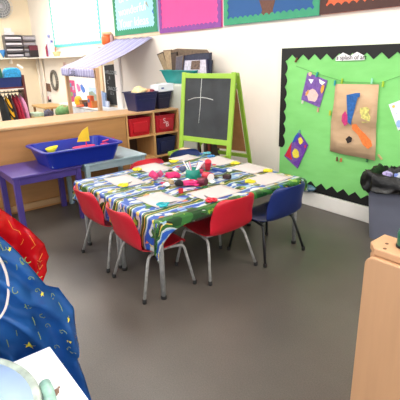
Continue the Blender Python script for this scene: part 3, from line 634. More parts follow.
tray_in(2.845, 3.14, .61, .215, 'b81c2c', 'red tray with a white mark, upper right in the cube shelf', True)
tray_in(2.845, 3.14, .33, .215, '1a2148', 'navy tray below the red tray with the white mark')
# crates on the cube shelf
def crate(name, label, x0, x1, y0, y1, z0, z1, col, extra=(), ins=.03):
    bm = new(); taper_tray(bm, (x0, y0), (x1, y1), z0, z1, ins, rim=.014, rimt=.012, rad=.02)
    rb = new()
    for k in range(2): box(rb, (x1-.002-ins*.4*k, y0+.02+k*.01, z1-.04-.05*k), (x1+.008-ins*.4*k, y1-.02-k*.01, z1-.03-.05*k))
    return family(name, label, 'crate', ((x0+x1)/2, (y0+y1)/2, z0), [('crate_body', bm, M(col, .35, .06)), ('rib', rb, M(col, .35, .06))]+list(extra))
crate('storage_crate', 'navy crate full of soft cloth scraps on the cube shelf, left one', -4.8, -4.5, 2.60, 2.92, .89, 1.115, '1a1f52')
crate('storage_crate', 'dark navy crate with a white carton on it, right of the cloth crate', -4.85, -4.55, 2.945, 3.165, .89, 1.10, '171a3c')
def cloth_scrap(px, py, X, z, r, col, label, sd, grp='cloth scraps in the navy crate', nm='cloth_scrap', cat='cloth', flat=.6, yoff=0):
    q = ax(px, py, X); bm = new(); bmesh.ops.create_icosphere(bm, subdivisions=3, radius=r)
    for v in bm.verts: v.co = Vector((v.co.x, v.co.y, v.co.z*flat))*(1+.5*noise.noise(v.co*18+Vector((sd, 0, 0)))) + Vector((X, q.y, z))
    return one(nm, bm, M(col, .8, .2, 30), label, cat, grp, smooth=True)
cloth_scrap(138.5, 88, -4.62, 1.12, .085, 'ecd6a0', 'cream cloth scrap at the left of the navy crate', 1)
cloth_scrap(145, 88, -4.64, 1.11, .07, 'e0a07a', 'peach cloth scrap in the middle of the navy crate', 2)
cloth_scrap(150.5, 89.5, -4.62, 1.10, .06, '7a2c3e', 'dark red cloth scrap in the navy crate', 3)
cloth_scrap(155.5, 90.5, -4.62, 1.09, .045, 'd0b8a0', 'small beige cloth scrap at the right of the navy crate', 4)
q0, q1 = ax(155.5, 88, -4.6), ax(171.8, 88, -4.6)
b1 = new(); box(b1, (-4.72, q0.y+.0, 1.10), (-4.55, q1.y, 1.185), rot=Matrix.Rotation(.06, 3, 'X')); b2 = new(); q = ax(162.5, 84.5, -4.549); box(b2, (-4.551, q.y-.018, 1.13), (-4.548, q.y+.018, 1.15))
family('white_carton', 'white carton with a small blue mark resting on the navy crate', 'box', (-4.63, (q0.y+q1.y)/2, 1.10), [('carton_body', b1, M('eef0f6', .6, .02)), ('blue_mark', b2, M('5868a0', .6))])
# grey cabinet behind with teal crate of picture frames
b1 = new(); box(b1, (-4.96, 3.2, .0), (-4.08, 3.45, 1.185)); b2 = new(); box(b2, (-4.94, 3.19, .62), (-4.10, 3.2, 1.17)); b3 = new(); box(b3, (-4.94, 3.19, .04), (-4.10, 3.2, .60))
family('grey_cabinet', 'pale grey-green cabinet behind the easel under the teal crate', 'cabinet', (-4.5, 3.3, 0), [('cabinet_body', b1, M('c4c8bc', .5, .03), dict(bevel=.004)), ('door', b2, M('c8ccc0', .5, .03), dict(bevel=.004)), ('door', b3, M('c8ccc0', .5, .03), dict(bevel=.004))])
crate('teal_crate', 'wide teal crate of old frames and papers on the grey cabinet', -4.80, -4.09, 3.17, 3.44, 1.186, 1.35, '0e8f8c', ins=.05)
FR = [([(172, 50), (177, 48.6), (206, 49.6), (209.5, 54), (209, 77), (172, 77)], '7c6753', '6c5947', 'long brown board at the back of the teal crate'),
      ([(156.8, 54.3), (162.7, 51.7), (170.5, 76), (166.5, 76)], '3c2f28', '9a8668', 'dark edged frame leaning out at the left of the teal crate'),
      ([(163, 50.3), (171, 49.6), (174.5, 76), (169, 76)], '8a745a', 'a89070', 'tan wooden board leaning in the teal crate'),
      ([(170.8, 53), (176.8, 52), (177, 77), (172.5, 77)], '2e221c', '4a382c', 'very dark brown frame in the middle left of the crate'),
      ([(182, 56), (196, 53.5), (211, 52.5), (210, 77), (177, 77)], '23253a', '30344c', 'wide navy folder at the right of the crate'),
      ([(176, 56), (183, 54.8), (182, 77), (175, 77)], '7a6a5c', '5a5460', 'grey brown edged picture before the navy folder'),
      ([(207, 59.5), (212, 60.3), (211, 77), (206, 77)], '1f2434', '2c3248', 'narrow dark card at the far right of the crate'),
      ([(184, 59.8), (207, 58.7), (208, 76), (182.5, 76)], '3c3a5a', 'c8c4d2', 'pale page with a small photo at the front of the crate')]
for i, (px, fc, pc, lb_) in enumerate(FR):
    y = 3.405-.026*i; P_ = [ay(*q, y) for q in px]; cc = sum(P_, Vector())/len(P_)
    fb = new(); prism(fb, [tuple(v) for v in P_], (0, .016, 0)); pb = new(); prism(pb, [tuple(cc+(v-cc)*.9+Vector((0, -.002, 0))) for v in P_], (0, .004, 0))
    ps = [('frame_edge', fb, M(fc, .6, .2)), ('picture_face', pb, M(pc, .6, .25, 30))]
    if i == 7: qb = new(); prism(qb, [tuple(ay(*q, y-.005)) for q in ((191.5, 61), (200, 60.3), (199.5, 69.5), (190.6, 69.5))], (0, .004, 0)); ps.append(('small_photo', qb, M('6a5448', .6, .6, 60)))
    family('framed_picture', lb_, 'picture', (cc.x, y, min(v.z for v in P_)), ps, 'frames and papers in the teal crate')

# ------------------------------------------------------------------ easel
GE = M('98bd40', .4, .05, 6); GE2 = GE
W2 = .345; LF, LB_, ZT = -.17, .36, 1.345
def eb(name, pts): pass
ea = thing('chalkboard_easel', 'lime green A-frame easel with a blackboard showing a chalk cross', 'easel', (0, 0, 0))
def slat(p, q, w_, d_, side=(1, 0, 0)):
    p, q, s = Vector(p), Vector(q), Vector(side).normalized(); t_ = (q-p).normalized(); n2 = t_.cross(s).normalized(); bm = new()
    vs = []
    for e_ in (p, q):
        for a_, c_ in ((-1, -1), (1, -1), (1, 1), (-1, 1)): vs.append(bm.verts.new(e_ + s*a_*w_/2 + n2*c_*d_/2))
    for f_ in ((0, 1, 2, 3), (7, 6, 5, 4), (0, 4, 5, 1), (1, 5, 6, 2), (2, 6, 7, 3), (3, 7, 4, 0)): bm.faces.new([vs[k] for k in f_])
    return bm
def fz(z, off=0): return Vector((0, LF*(1-z/ZT)+off, z))
def rz_(z, off=0): return Vector((0, .05+LB_*(1-z/ZT)+off, z))
for sx in (-1, 1):
    x = sx*(W2-.025)
    obj('front_leg', slat(fz(0)+Vector((x, 0, 0)), fz(ZT)+Vector((x, 0, 0)), .052, .024), GE, ea, bevel=.004)
    obj('rear_leg', slat(rz_(0)+Vector((x, 0, 0)), rz_(ZT-.01)+Vector((x, 0, 0)), .045, .022), GE, ea, bevel=.004)
    kb = new(); tube(kb, [(x+sx*.02, .02, ZT-.02), (x+sx*.036, .02, ZT-.02)], .016, 12); obj('hinge_knob', kb, GE, ea)
for nm, z, h_ in (('top_rail', ZT-.035, .05), ('lower_rail', .655, .055), ('bottom_rail', .16, .04)):
    obj(nm, slat(fz(z)+Vector((-W2+.05, 0, 0)), fz(z)+Vector((W2-.05, 0, 0)), h_, .02, (0, -LF/ZT, 1)), GE, ea, bevel=.003)
obj('rear_rail', slat(rz_(.45)+Vector((-W2+.04, 0, 0)), rz_(.45)+Vector((W2-.04, 0, 0)), .04, .018, (0, -LB_/ZT, 1)), GE, ea)
obj('rear_rail', slat(rz_(1.2)+Vector((-W2+.04, 0, 0)), rz_(1.2)+Vector((W2-.04, 0, 0)), .04, .018, (0, -LB_/ZT, 1)), GE, ea)
bdm = NT('blackboard'); f = bdm.noise(5, 6); bdm.link(bdm.ramp(f, [(.35, hexc('2b2d30')), (.62, hexc('393c3f'))]), bdm.b.inputs['Base Color']); bdm.b.inputs['Roughness'].default_value = .7
bd = slat(fz(.68, .002)+Vector((0, 0, 0)), fz(ZT-.055, .002), 2*W2-.10, .010); bo = obj('blackboard', bd, bdm.m, ea)
def onb(u, z): q = fz(z, -.0045); return Vector((u, q.y, q.z))
cr = new(); tube(cr, [onb(-.075, 1.29), onb(-.08, 1.15), onb(-.078, 1.0), onb(-.088, .83)], .0028, 5); tube(cr, [onb(-.25, 1.06), onb(-.17, 1.085), onb(-.08, 1.095), onb(.01, 1.09), onb(.085, 1.075)], .0028, 5)
obj('chalk_cross', cr, M('dfe0dc', .9, .2, 80), bo)
ob = slat(rz_(.5, .0), rz_(ZT-.06, .0), 2*W2-.12, .008); obj('rear_board', ob, M('b07a4c', .6, .1), ea)
tyb = new()
for k in range(3): box(tyb, (-W2+.03, -.31+.07*k, .50), (W2-.03, -.25+.07*k, .512))
box(tyb, (-W2+.03, -.32, .50), (W2-.03, -.31, .54)); box(tyb, (-W2+.02, -.32, .495), (-W2+.035, -.10, .54)); box(tyb, (W2-.035, -.32, .495), (W2-.02, -.10, .54))
obj('pen_tray', tyb, GE, ea, bevel=.002)
ey = math.radians(13); RT = Vector((-3.165, 2.975, 0))
ea.rotation_euler = (0, 0, ey); ea.location = RT - Vector((math.cos(ey), math.sin(ey), 0))*W2
q = ea.location + Matrix.Rotation(ey, 3, 'Z') @ Vector((-.17, -.21, .512))
b = new(); box(b, (-.06, -.035, 0), (.06, .035, .055)); box(b, (-.055, -.03, .05), (.055, .03, .062)); o = tag(obj('chalk_box', b, M('f2c4a0', .6), bevel=.003), 'peach chalk box on the easel tray', 'box'); o.location = q; o.rotation_euler = (0, 0, ey)
q = ea.location + Matrix.Rotation(ey, 3, 'Z') @ Vector((-.0, -.2, .512))
b = new(); box(b, (-.05, -.02, 0), (.05, .02, .03)); o = tag(obj('board_rubber', b, M('4a6ab0', .6), bevel=.006), 'blue board rubber on the easel tray', 'rubber'); o.location = q; o.rotation_euler = (0, 0, ey+.3)
# large books on the floor behind the easel
for i, (dx, c_, h_, lb_) in enumerate(((0, '3a2a26', .68, 'dark brown book upright behind the easel, leftmost'), (.07, 'e4dcd4', .64, 'white spined book behind the easel'), (.12, '52443c', .66, 'grey brown book behind the easel'), (.19, '8a3c34', .6, 'dull red book behind the easel'), (.25, '43382f', .66, 'black brown book behind the easel, rightmost'))):
    b = new(); box(b, (-3.95+dx, 3.08, 0), (-3.95+dx+.045, 3.175, h_)); one('large_book', b, M(c_, .6), lb_, 'book', 'large books behind the easel', bevel=.003)

# ------------------------------------------------------------------ side tables with water tray
def side_table(name, label, x0, x1, y0, y1, z, col, leg=.045):
    m_ = M(col, .4, .08, 8); tp = new(); box(tp, (x0, y0, z-.022), (x1, y1, z))
    ap = new(); i = .02
    box(ap, (x0+i, y0+i, z-.085), (x1-i, y0+i+.018, z-.022)); box(ap, (x0+i, y1-i-.018, z-.085), (x1-i, y1-i, z-.022)); box(ap, (x0+i, y0+i+.018, z-.085), (x0+i+.018, y1-i-.018, z-.022)); box(ap, (x1-i-.018, y0+i+.018, z-.085), (x1-i, y1-i-.018, z-.022))
    ps = [('tabletop', tp, m_, dict(bevel=.005)), ('apron', ap, m_)]
    for X in (x0+.012, x1-.012-leg):
        for Y in (y0+.012, y1-.012-leg): ps.append(('leg', bx((X, Y, 0), (X+leg, Y+leg, z-.022)), m_, dict(bevel=.004)))
    return family(name, label, 'table', ((x0+x1)/2, (y0+y1)/2, 0), ps)
side_table('side_table', 'low purple wooden table under the left end of the water tray', -4.40, -3.83, .925, 1.575, .54, '4c3c88', .05)
side_table('side_table', 'low grey-blue wooden table under the right end of the water tray', -4.42, -3.83, 1.60, 2.30, .54, 'a3bac2')
tm = M('172e9c', .3, .06, 5)
b = new(); taper_tray(b, (-4.345, 1.245), (-3.805, 2.0), .541, .715, .05, th=.006, rim=.03, rimt=.014, rad=.06)
one('water_tray', b, tm, 'large bright blue plastic water tray across the two side tables', 'tray', bevel=.003)
sd = new(); box(sd, (-4.285, 1.30, .555), (-3.865, 1.94, .622))
one('tray_sand', sd, M('93a8b8', .2, .2, 10), 'shallow pale water layer in the blue tray', 'water')
q = az(52, 150.5, .642)
b = new(); N_ = 16
for (ra, rb_) in (((.085, .085), (.055, .055)),): pass
rings = []
for r_, z in ((.028, .0), (.045, .035), (.058, .068), (.054, .068), (.041, .04), (.024, .006)): rings.append([b.verts.new((q.x+r_*math.cos(2*PI*k/N_)*.8, q.y+r_*1.15*math.sin(2*PI*k/N_), .624+z*.75+.010*math.sin(2*PI*k/N_))) for k in range(N_)])
for r_, s_ in zip(rings, rings[1:]):
    for k in range(N_): b.faces.new((r_[k], r_[(k+1) % N_], s_[(k+1) % N_], s_[k])).smooth = True
b.faces.new(rings[0]); b.faces.new(rings[-1])
one('toy_bowl', b, M('ecdc2e', .35), 'yellow plastic toy bowl floating in the left of the tray', 'toy')
q = az(84, 146, .6)
b1 = new(); Pm = [ax(77, 142, -4.08), ax(78.5, 136.5, -4.08), ax(82, 130.5, -4.08), ax(87.5, 126.5, -4.08), ax(89.6, 141, -4.08)]
prism(b1, [tuple(v) for v in Pm], (.006, 0, 0)); yc0 = (Pm[0].y+Pm[-1].y)/2; zb = .64
b2 = new()
def hull(bm, x, yc_, L, W_, z, h_):
    rg = []
    for (t_, hh) in ((0, 0), (1, h_)):
        rg.append([bm.verts.new((x+W_/2*(.75+.25*t_)*math.sin(2*PI*k/16)*(1), yc_+L/2*math.copysign(abs(math.cos(2*PI*k/16))**.8, math.cos(2*PI*k/16))*(.85+.15*t_), z+hh)) for k in range(16)])
    for k in range(16): bm.faces.new((rg[0][k], rg[0][(k+1) % 16], rg[1][(k+1) % 16], rg[1][k]))
    bm.faces.new(rg[0][::-1]); bm.faces.new(rg[1])
hull(b2, -4.08, yc0, .25, .10, .624, .05)
b3 = new(); tube(b3, [(-4.083, yc0+.03, .66), (-4.083, yc0+.03, .78)], .006)
family('toy_sailing_boat', 'toy boat with a yellow sail and pink hull in the blue tray', 'toy boat', (-4.08, yc0, .624), [('sail', b1, M('f0c62c', .4)), ('hull', b2, M('dc2c68', .4), dict(bevel=.01)), ('mast', b3, M('dc2c68', .4))])
b = new(); q = az(95, 142, .61); hull(b, -4.07, yc0+.27, .19, .09, .624, .045); tube(b, [(-4.07, yc0+.2, .69), (-4.07, yc0+.34, .71)], .01); one('toy_boat_hull', b, M('c82a5c', .4), 'pink toy boat without sail at the right of the tray', 'toy boat', bevel=.008)

# ------------------------------------------------------------------ craft tables and cloth
TG = M('8f8e8c', .45, .2, 30)
def craft_table(x0, x1, y0, y1, label):
    z = .552; tp = new(); box(tp, (x0, y0, z-.022), (x1, y1, z)); ps = [('tabletop', tp, M('a8a49c', .5, .05), dict(bevel=.004))]
    rl = new(); box(rl, (x0+.03, y0+.03, z-.06), (x1-.03, y0+.05, z-.022)); box(rl, (x0+.03, y1-.05, z-.06), (x1-.03, y1-.03, z-.022)); box(rl, (x0+.03, y0+.05, z-.06), (x0+.05, y1-.05, z-.022)); box(rl, (x1-.05, y0+.05, z-.06), (x1-.03, y1-.05, z-.022)); ps.append(('frame', rl, TG))
    for X in (x0+.02, x1-.02):
        for Y in (y0+.01, y1-.02):
            lg = new(); tube(lg, [(X, Y, .015), (X, Y, z-.022)], [.016, .018], 10); ft = new(); lathe(ft, [(.02, 0), (.02, .02), (.017, .024)], 12, (X, Y, 0))
            ps.append(('leg', lg, TG, {}, [('rubber_foot', ft, M('1e1c1c', .6))]))
    return family('craft_table', label, 'table', ((x0+x1)/2, (y0+y1)/2, 0), ps)
craft_table(-2.625, -2.06, 1.295, 2.63, 'craft table under the cloth, half nearer the bin')
craft_table(-3.23, -2.64, 1.295, 2.63, 'craft table under the cloth, half nearer the cube shelf')
# patterned oilcloth
oc = NT('oilcloth'); uvn = oc.new('ShaderNodeUVMap'); uvn.uv_map = 'uv'; sp = oc.new('ShaderNodeSeparateXYZ'); oc.link(uvn.outputs[0], sp.inputs[0])
U, Vv = sp.outputs[0], sp.outputs[1]
nz = oc.new('ShaderNodeTexNoise'); nz.inputs['Scale'].default_value = 9; nz.inputs['Detail'].default_value = 2; oc.link(uvn.outputs[0], nz.inputs['Vector'])
wob = oc.math('ADD', oc.math('MULTIPLY', oc.math('SINE', oc.math('MULTIPLY', Vv, 30)), .010), oc.math('MULTIPLY', oc.math('SUBTRACT', nz.outputs['Fac'], .5), .07))
fu = oc.math('FRACT', oc.math('MULTIPLY', oc.math('ADD', U, wob), 1/.19))
BLU, WHT, PAL, GRN, YEL, BLK, ORG, LIM = hexc('1f50a8'), hexc('cacdca'), hexc('86aac8'), hexc('2a6028'), hexc('d8bc50'), hexc('1a2016'), hexc('d07c48'), hexc('8cac40')
stripe = oc.ramp(fu, [(0, BLU), (.20, PAL), (.24, WHT), (.32, PAL), (.37, BLU), (.52, WHT), (.56, GRN), (.65, BLK), (.74, YEL), (.78, GRN), (.90, WHT), (.95, PAL)], 'CONSTANT')
# penguin-like figures in the white band
fv = oc.math('FRACT', oc.math('MULTIPLY', Vv, 1/.16))
ex = oc.math('MULTIPLY', oc.math('SUBTRACT', fu, .28), 1/.16); ey_ = oc.math('MULTIPLY', oc.math('SUBTRACT', fv, .5), 1/.34)
ell = oc.math('LESS_THAN', oc.math('ADD', oc.math('MULTIPLY', ex, ex), oc.math('MULTIPLY', ey_, ey_)), 1)
hx = oc.math('MULTIPLY', oc.math('SUBTRACT', fu, .28), 1/.10); hy = oc.math('MULTIPLY', oc.math('SUBTRACT', fv, .88), 1/.1)
head = oc.math('LESS_THAN', oc.math('ADD', oc.math('MULTIPLY', hx, hx), oc.math('MULTIPLY', hy, hy)), 1)
c1 = oc.mix(ell, stripe, WHT); c1 = oc.mix(head, c1, YEL)
vo = oc.new('ShaderNodeTexVoronoi'); vo.inputs['Scale'].default_value = 19; oc.link(uvn.outputs[0], vo.inputs['Vector'])
sr = oc.new('ShaderNodeSeparateColor'); oc.link(vo.outputs['Color'], sr.inputs[0])
blotch = oc.ramp(sr.outputs[0], [(0, GRN), (.25, BLU), (.45, WHT), (.58, LIM), (.66, PAL), (.78, GRN), (.86, ORG), (.93, YEL)], 'CONSTANT')
nb = oc.new('ShaderNodeTexNoise'); nb.inputs['Scale'].default_value = 7; oc.link(uvn.outputs[0], nb.inputs['Vector'])
c2 = oc.mix(oc.math('GREATER_THAN', nb.outputs['Fac'], .55), c1, blotch)
# dark green leafy band along the camera-side edge of the cloth
band = oc.math('MULTIPLY', oc.math('GREATER_THAN', U, 1.20), oc.math('LESS_THAN', U, 1.305))
leaf = oc.ramp(nz.outputs['Fac'], [(0, hexc('16401c')), (.47, hexc('2f6a2c')), (.6, hexc('8ab040')), (.68, WHT)], 'CONSTANT')
gn = oc.new('ShaderNodeTexNoise'); gn.inputs['Scale'].default_value = 5; oc.link(uvn.outputs[0], gn.inputs['Vector'])
c3 = oc.mix(oc.math('MULTIPLY', band, oc.math('GREATER_THAN', gn.outputs['Fac'], .42)), c2, leaf)
oc.link(c3, oc.b.inputs['Base Color']); oc.b.inputs['Roughness'].default_value = .32
CX0, CX1, CY0, CY1, CZ = -3.285, -2.048, 1.283, 2.66, .5605
b = new(); uvl = b.loops.layers.uv.new('uv')
def drop_y(x):                     # overhang on the -Y side grows towards the near corner
    t_ = min(1, max(0, (x-CX0)/(CX1-CX0))); return .165+.06*t_
def drop_x(y):
    t_ = min(1, max(0, (y-CY0)/(CY1-CY0))); return .09*(1-t_)**14+.062-.02*t_
def cloth_pt(s, t_):
    """s, t in [-1..2]-like cloth coordinates: inside 0..1 is the top, outside hangs"""
    x = CX0+(CX1-CX0)*min(1, max(0, s)); y = CY0+(CY1-CY0)*min(1, max(0, t_))
    os_ = max(0, s-1)-max(0, -s); ot = max(0, t_-1)-max(0, -t_)
    dx = os_*(drop_x(y) if os_ > 0 else .13); dy = ot*(drop_y(x) if ot < 0 else .12)
    d = math.hypot(dx, dy); r_ = .018; u = (x-CX0)+dx; v = (y-CY0)+dy
    if d < 1e-6: return Vector((x, y, CZ+.0015*math.sin(x*14+y*9))), u, v
    nx, ny = dx/d, dy/d
    if d < r_*PI/2: a_ = d/r_; out = r_*math.sin(a_); dn = r_*(1-math.cos(a_))
    else:
        e_ = d-r_*PI/2; out = r_+e_*.10; dn = r_+e_*.995
        al = x*abs(ny)+y*abs(nx)
        out += (.010*math.sin(al*31)+.004*math.sin(al*67+1))*min(1, e_/.08)*(1 if abs(ny) > .5 else .3)
    corner = abs(nx*ny)
    out += corner*.01*(1 if d > r_*1.6 else 0)
    return Vector((x+nx*out, y+ny*out, CZ-dn)), u, v
NS = 90; ss = [-1+i/10 for i in range(10)] + [i/70 for i in range(71)] + [1+i/12 for i in range(1, 13)]
tt = [-1+i/14 for i in range(14)] + [i/70 for i in range(71)] + [1+i/10 for i in range(1, 11)]
G = []
for t_ in tt:
    row = []
    for s in ss: p, u, v = cloth_pt(s, t_); row.append((b.verts.new(p), u, v))
    G.append(row)
for j in range(len(tt)-1):
    for i in range(len(ss)-1):
        q = [G[j][i], G[j][i+1], G[j+1][i+1], G[j+1][i]]; f = b.faces.new([k[0] for k in q]); f.smooth = True
        for lp, k in zip(f.loops, q): lp[uvl].uv = (k[1], k[2])
o = one('patterned_tablecloth', b, oc.m, 'bright multicoloured patterned oilcloth covering the craft tables', 'tablecloth', recalc=False, solid=.0015)

# ------------------------------------------------------------------ chairs
def chair_shell(mat, parent):
    prof = [(.185, .296, .155), (.192, .310, .168), (.172, .320, .180), (.12, .316, .188), (.04, .308, .195), (-.05, .306, .198), (-.12, .314, .200), (-.172, .334, .200), (-.202, .380, .200), (-.222, .435, .199), (-.240, .495, .196), (-.256, .548, .190), (-.267, .582, .178), (-.272, .599, .154), (-.275, .606, .115)]
    bm = new(); N_ = 14; R_ = []
    for i, (y, z, hw) in enumerate(prof):
        row = []; back = min(1, max(0, (z-.35)/.08)) if y < -.1 else 0
        for k in range(N_+1):
            t_ = -1+2*k/N_; e_ = abs(t_)**3
            row.append(bm.verts.new((hw*t_, y+back*.05*e_+(1-back)*(-.015*e_ if i < 3 else 0), z+(1-back)*.022*e_*(1 if i > 1 else .3)-back*.0)))
        R_.append(row)
    for r_, s_ in zip(R_, R_[1:]):
        for k in range(N_): bm.faces.new((r_[k], r_[k+1], s_[k+1], s_[k])).smooth = True
    return bm, prof
def make_chair(kind):
    col, met, mc = {'red': ('c4182c', .1, '9a9894'), 'blue': ('132868', .0, '1b1b1e')}[kind]
    shell = M(col, .38, .06, 7); mm = M(mc, .4, .25, 40, metal=met)
    t = thing('childs_chair', 'chair', 'chair')
    bm, prof = chair_shell(shell, t)
    # split shell in seat and backrest at the fold
    me = bpy.data.meshes.new('x'); bm.to_mesh(me)
    for nm, keep in (('seat', lambda c: not (c.y < -.12 and c.z > .345)), ('backrest', lambda c: (c.y < -.12 and c.z > .345))):
        q = new(); q.from_mesh(me); dl = [f for f in q.faces if not keep(f.calc_center_median())]; bmesh.ops.delete(q, geom=dl, context='FACES')
        obj(nm, q, shell, t, solid=.007, subd=1, recalc=False)
    bm.free()
    for sx in (-1, 1):
        xt, xf = sx*.155, sx*.222
        fl_, bk = new(), new()
        pf = smoothpath([(xf, .20, .015), (xt+sx*.012, .155, .295), (xt, .05, .303)], 6, .18); pb = smoothpath([(xf, -.20, .015), (xt+sx*.012, -.12, .29), (xt, -.02, .303), (xt, .05, .303)], 6, .22)
        for bmx, pth, yy in ((fl_, pf, .20), (bk, pb, -.20)):
            tube(bmx, pth, .0105, 8); lg = obj('leg', bmx, mm, t)
            ft = new(); lathe(ft, [(.012, 0), (.0145, .004), (.0145, .028), (.012, .03)], 10, (xf, yy, 0)); obj('rubber_foot', ft, M('1a1818', .6), lg)
    for y in (-.07, .11): cb_ = new(); tube(cb_, [(-.155, y, .295), (.155, y, .295)], .009, 8); obj('cross_bar', cb_, mm, t)
    return t
red, blue = make_chair('red'), make_chair('blue')
G_ = 'small chairs round the craft tables'
tree(red, (-2.877, 1.395, 0), 0, 'red chair at the left side of the table, farther from the camera', True, G_)
tree(red, (-2.325, 1.383, 0), math.radians(-2), 'red chair at the near corner, its leg beside the table leg', False, G_)
tree(red, (-2.208, 1.865, 0), PI/2, 'red chair on the right side with its back to the camera, beside the blue chair', False, G_)
tree(red, (-3.085, 1.98, 0), -PI/2, 'red chair mostly hidden on the far side of the table', False, G_)
tree(blue, (-2.140, 2.340, 0), PI/2, 'navy blue chair with black legs on the side nearest the green board', True, G_)
tree(blue, (-3.19, 2.49, 0), -PI/2, 'navy blue chair behind the far end of the table, only its top showing', False, G_)

# ------------------------------------------------------------------ things on the cloth
ZS = CZ+.003
paper = M('c6bcba', .75, .02, 8)
SH = [(-3.20, 1.965, 0, .30, .25, 'white paper sheet before the hidden red chair, with yellow scissors'), (-2.985, 1.565, 0, .33, .22, 'white paper sheet at the left end of the table, with yellow scissors'), (-2.385, 1.51, 0, .28, .225, 'white paper sheet at the near corner, with turquoise scissors'),
      (-2.245, 1.90, 0, .235, .33, 'white paper sheet before the red chair, with red scissors'), (-2.225, 2.44, 0, .235, .33, 'white paper sheet before the blue chair, largest at right'), (-2.555, 2.575, 0, .31, .25, 'white paper sheet at the back edge near the green board'),
      (-2.97, 2.565, 0, .33, .25, 'white paper sheet at the back edge before the easel'), (-3.29, 2.40, 0, .20, .25, 'white paper sheet before the far blue chair')]
for i, (x, y, a_, w_, h_, lb_) in enumerate(SH):
    bm = new(); n = 6; R_ = []
    for j in range(n+1): R_.append([bm.verts.new(((k/n-.5)*w_, (j/n-.5)*h_, .0012+.0025*(abs(k/n-.5)*2)**3*(abs(j/n-.5)*2))) for k in range(n+1)])
    for r_, s_ in zip(R_, R_[1:]):
        for k in range(n): bm.faces.new((r_[k], r_[k+1], s_[k+1], s_[k])).smooth = True
    o = tag(obj('paper_sheet', bm, paper, solid=.001), lb_, 'paper', 'paper sheets round the table'); o.location = (x, y, ZS-.0005); o.rotation_euler = (0, 0, math.radians([1, -2, 2, -1, 2, 1, -2, 2][i]))
def scissors(col, px0, px1, label, first=None):
    p, q = az(*px0, ZS+.005), az(*px1, ZS+.005); d = q-p; a_ = math.atan2(d.y, d.x); L = d.length
    t = thing('scissors', label, 'scissors', (p.x, p.y, ZS+.004), a_, 'scissors on the paper sheets'); hm = M(col, .4)
    for s in (-1, 1):
        hb_ = new(); tube(hb_, [(-.0+.026*math.cos(k*PI/8), s*.019+.017*math.sin(k*PI/8), .004) for k in range(17)], .0075, 6, caps=False); tube(hb_, [(.022, s*.014, .004), (.055, 0, .004)], .007, 6); obj('handle', hb_, hm, t)
        bb_ = new(); prism(bb_, [(.045, s*.006, .003+.002*s), (.055, -s*.007, .003+.002*s), (max(.1, L), -s*.002, .003+.002*s), (.08, s*.006, .003+.002*s)], (0, 0, .002)); obj('blade', bb_, M('85888c', .3, .1, metal=.8), t)
    return t
scissors('ecd822', (123, 185.5), (132, 182), 'yellow scissors on the leftmost paper sheet')
scissors('ecd822', (137, 169.5), (143, 172), 'yellow scissors on the paper before the hidden red chair')
scissors('ecd822', (173, 161.5), (180, 160.5), 'yellow scissors beside the paper near the far blue chair')
scissors('1fa8b4', (162, 205), (177, 201.5), 'turquoise scissors on the paper at the near corner')
scissors('d01c34', (211.5, 200.5), (204, 195.5), 'red scissors on the paper before the red chair')
scissors('ecd822', (250.5, 181.5), (242, 183.5), 'yellow scissors left of the paper before the blue chair')
scissors('ecd822', (268, 170.8), (258, 173), 'yellow scissors on the back right edge of the cloth')
scissors('ecd822', (235.5, 163.2), (225, 165), 'yellow scissors on the sheet at the back edge')
scissors('2a72b0', (211, 156.5), (204, 153.5), 'blue scissors on the sheet before the easel')
scissors('58b0c0', (207, 153.2), (214, 156), 'pale turquoise scissors beside the blue pair')
# pot with sticks
p = az(193, 178, ZS); b1 = new(); lathe(b1, [(.060, 0), (.063, .004), (.056, .075), (.050, .077), (.052, .012)], 22, (p.x, p.y, ZS))
tp = M('f2eef0', .5); 
potm = family('craft_pot', 'teal green round pot holding white sticks in the middle of the table', 'pot', (p.x, p.y, ZS), [('pot_body', b1, M('0f8a78', .4))])
for i, (dx, dy, tx_, ty, c_, lb_) in enumerate(((-.02, -.01, -.05, -.03, 'f4f0f2', 'white stick leaning left in the teal pot'), (-.01, .01, -.02, -.02, 'e8a0b8', 'pink stick second from left in the pot'), (.0, .0, -.02, -.04, 'f4f0f2', 'white stick leaning forward in the pot'), (.01, .01, .03, .03, 'f4f0f2', 'white stick in the middle of the pot'), (.02, -.005, .04, .05, 'f4f0f2', 'white stick leaning right in the teal pot'), (.0, .02, .045, .065, 'f0d0d8', 'pale pink stick furthest right in the pot'))):
    b = new(); a_ = Vector((p.x+dx*.5, p.y+dy*.5, ZS+.014)); e_ = Vector((p.x+dx+tx_, p.y+dy+ty, ZS+.135)); tube(b, [a_, e_], .0055, 6); one('craft_stick', b, M(c_, .5), lb_, 'stick', 'sticks in the teal pot')
def cyl(name, label, cat, px, py, L, r_, ang, col, endc, tilt=0, z=None, cap='end_disc'):
    p = az(px, py, ZS+r_); d = Vector((math.cos(ang)*math.cos(tilt), math.sin(ang)*math.cos(tilt), math.sin(tilt)))
    a_, e_ = p-d*L/2, p+d*L/2; zoff = max(0, ZS+.002-(min(a_.z, e_.z)-r_*math.cos(tilt))); a_.z += zoff; e_.z += zoff
    b1 = new(); tube(b1, [a_, a_.lerp(e_, .1), a_.lerp(e_, .9), e_], [r_*.8, r_*.86, r_, r_], 18); b2 = new(); tube(b2, [e_-d*.004, e_+d*.005], r_*.86, 18)
    return family(name, label, cat, (p.x, p.y, ZS), [('cup_body', b1, M(col, .45, .25, 40)), (cap, b2, M(endc, .5, .1))])
TC = math.radians(-52)                                  # towards the camera and right
cyl('craft_cup', 'pink cup with grey lid lying left of the centre', 'cup', 154, 177, .062, .030, math.radians(200), 'd8306e', 'b0aeb8', .5)
cyl('craft_cup', 'clear grey topped cup beside the left pink cup', 'cup', 160, 175, .045, .027, math.radians(230), 'c4507e', 'a8aab0', .9)
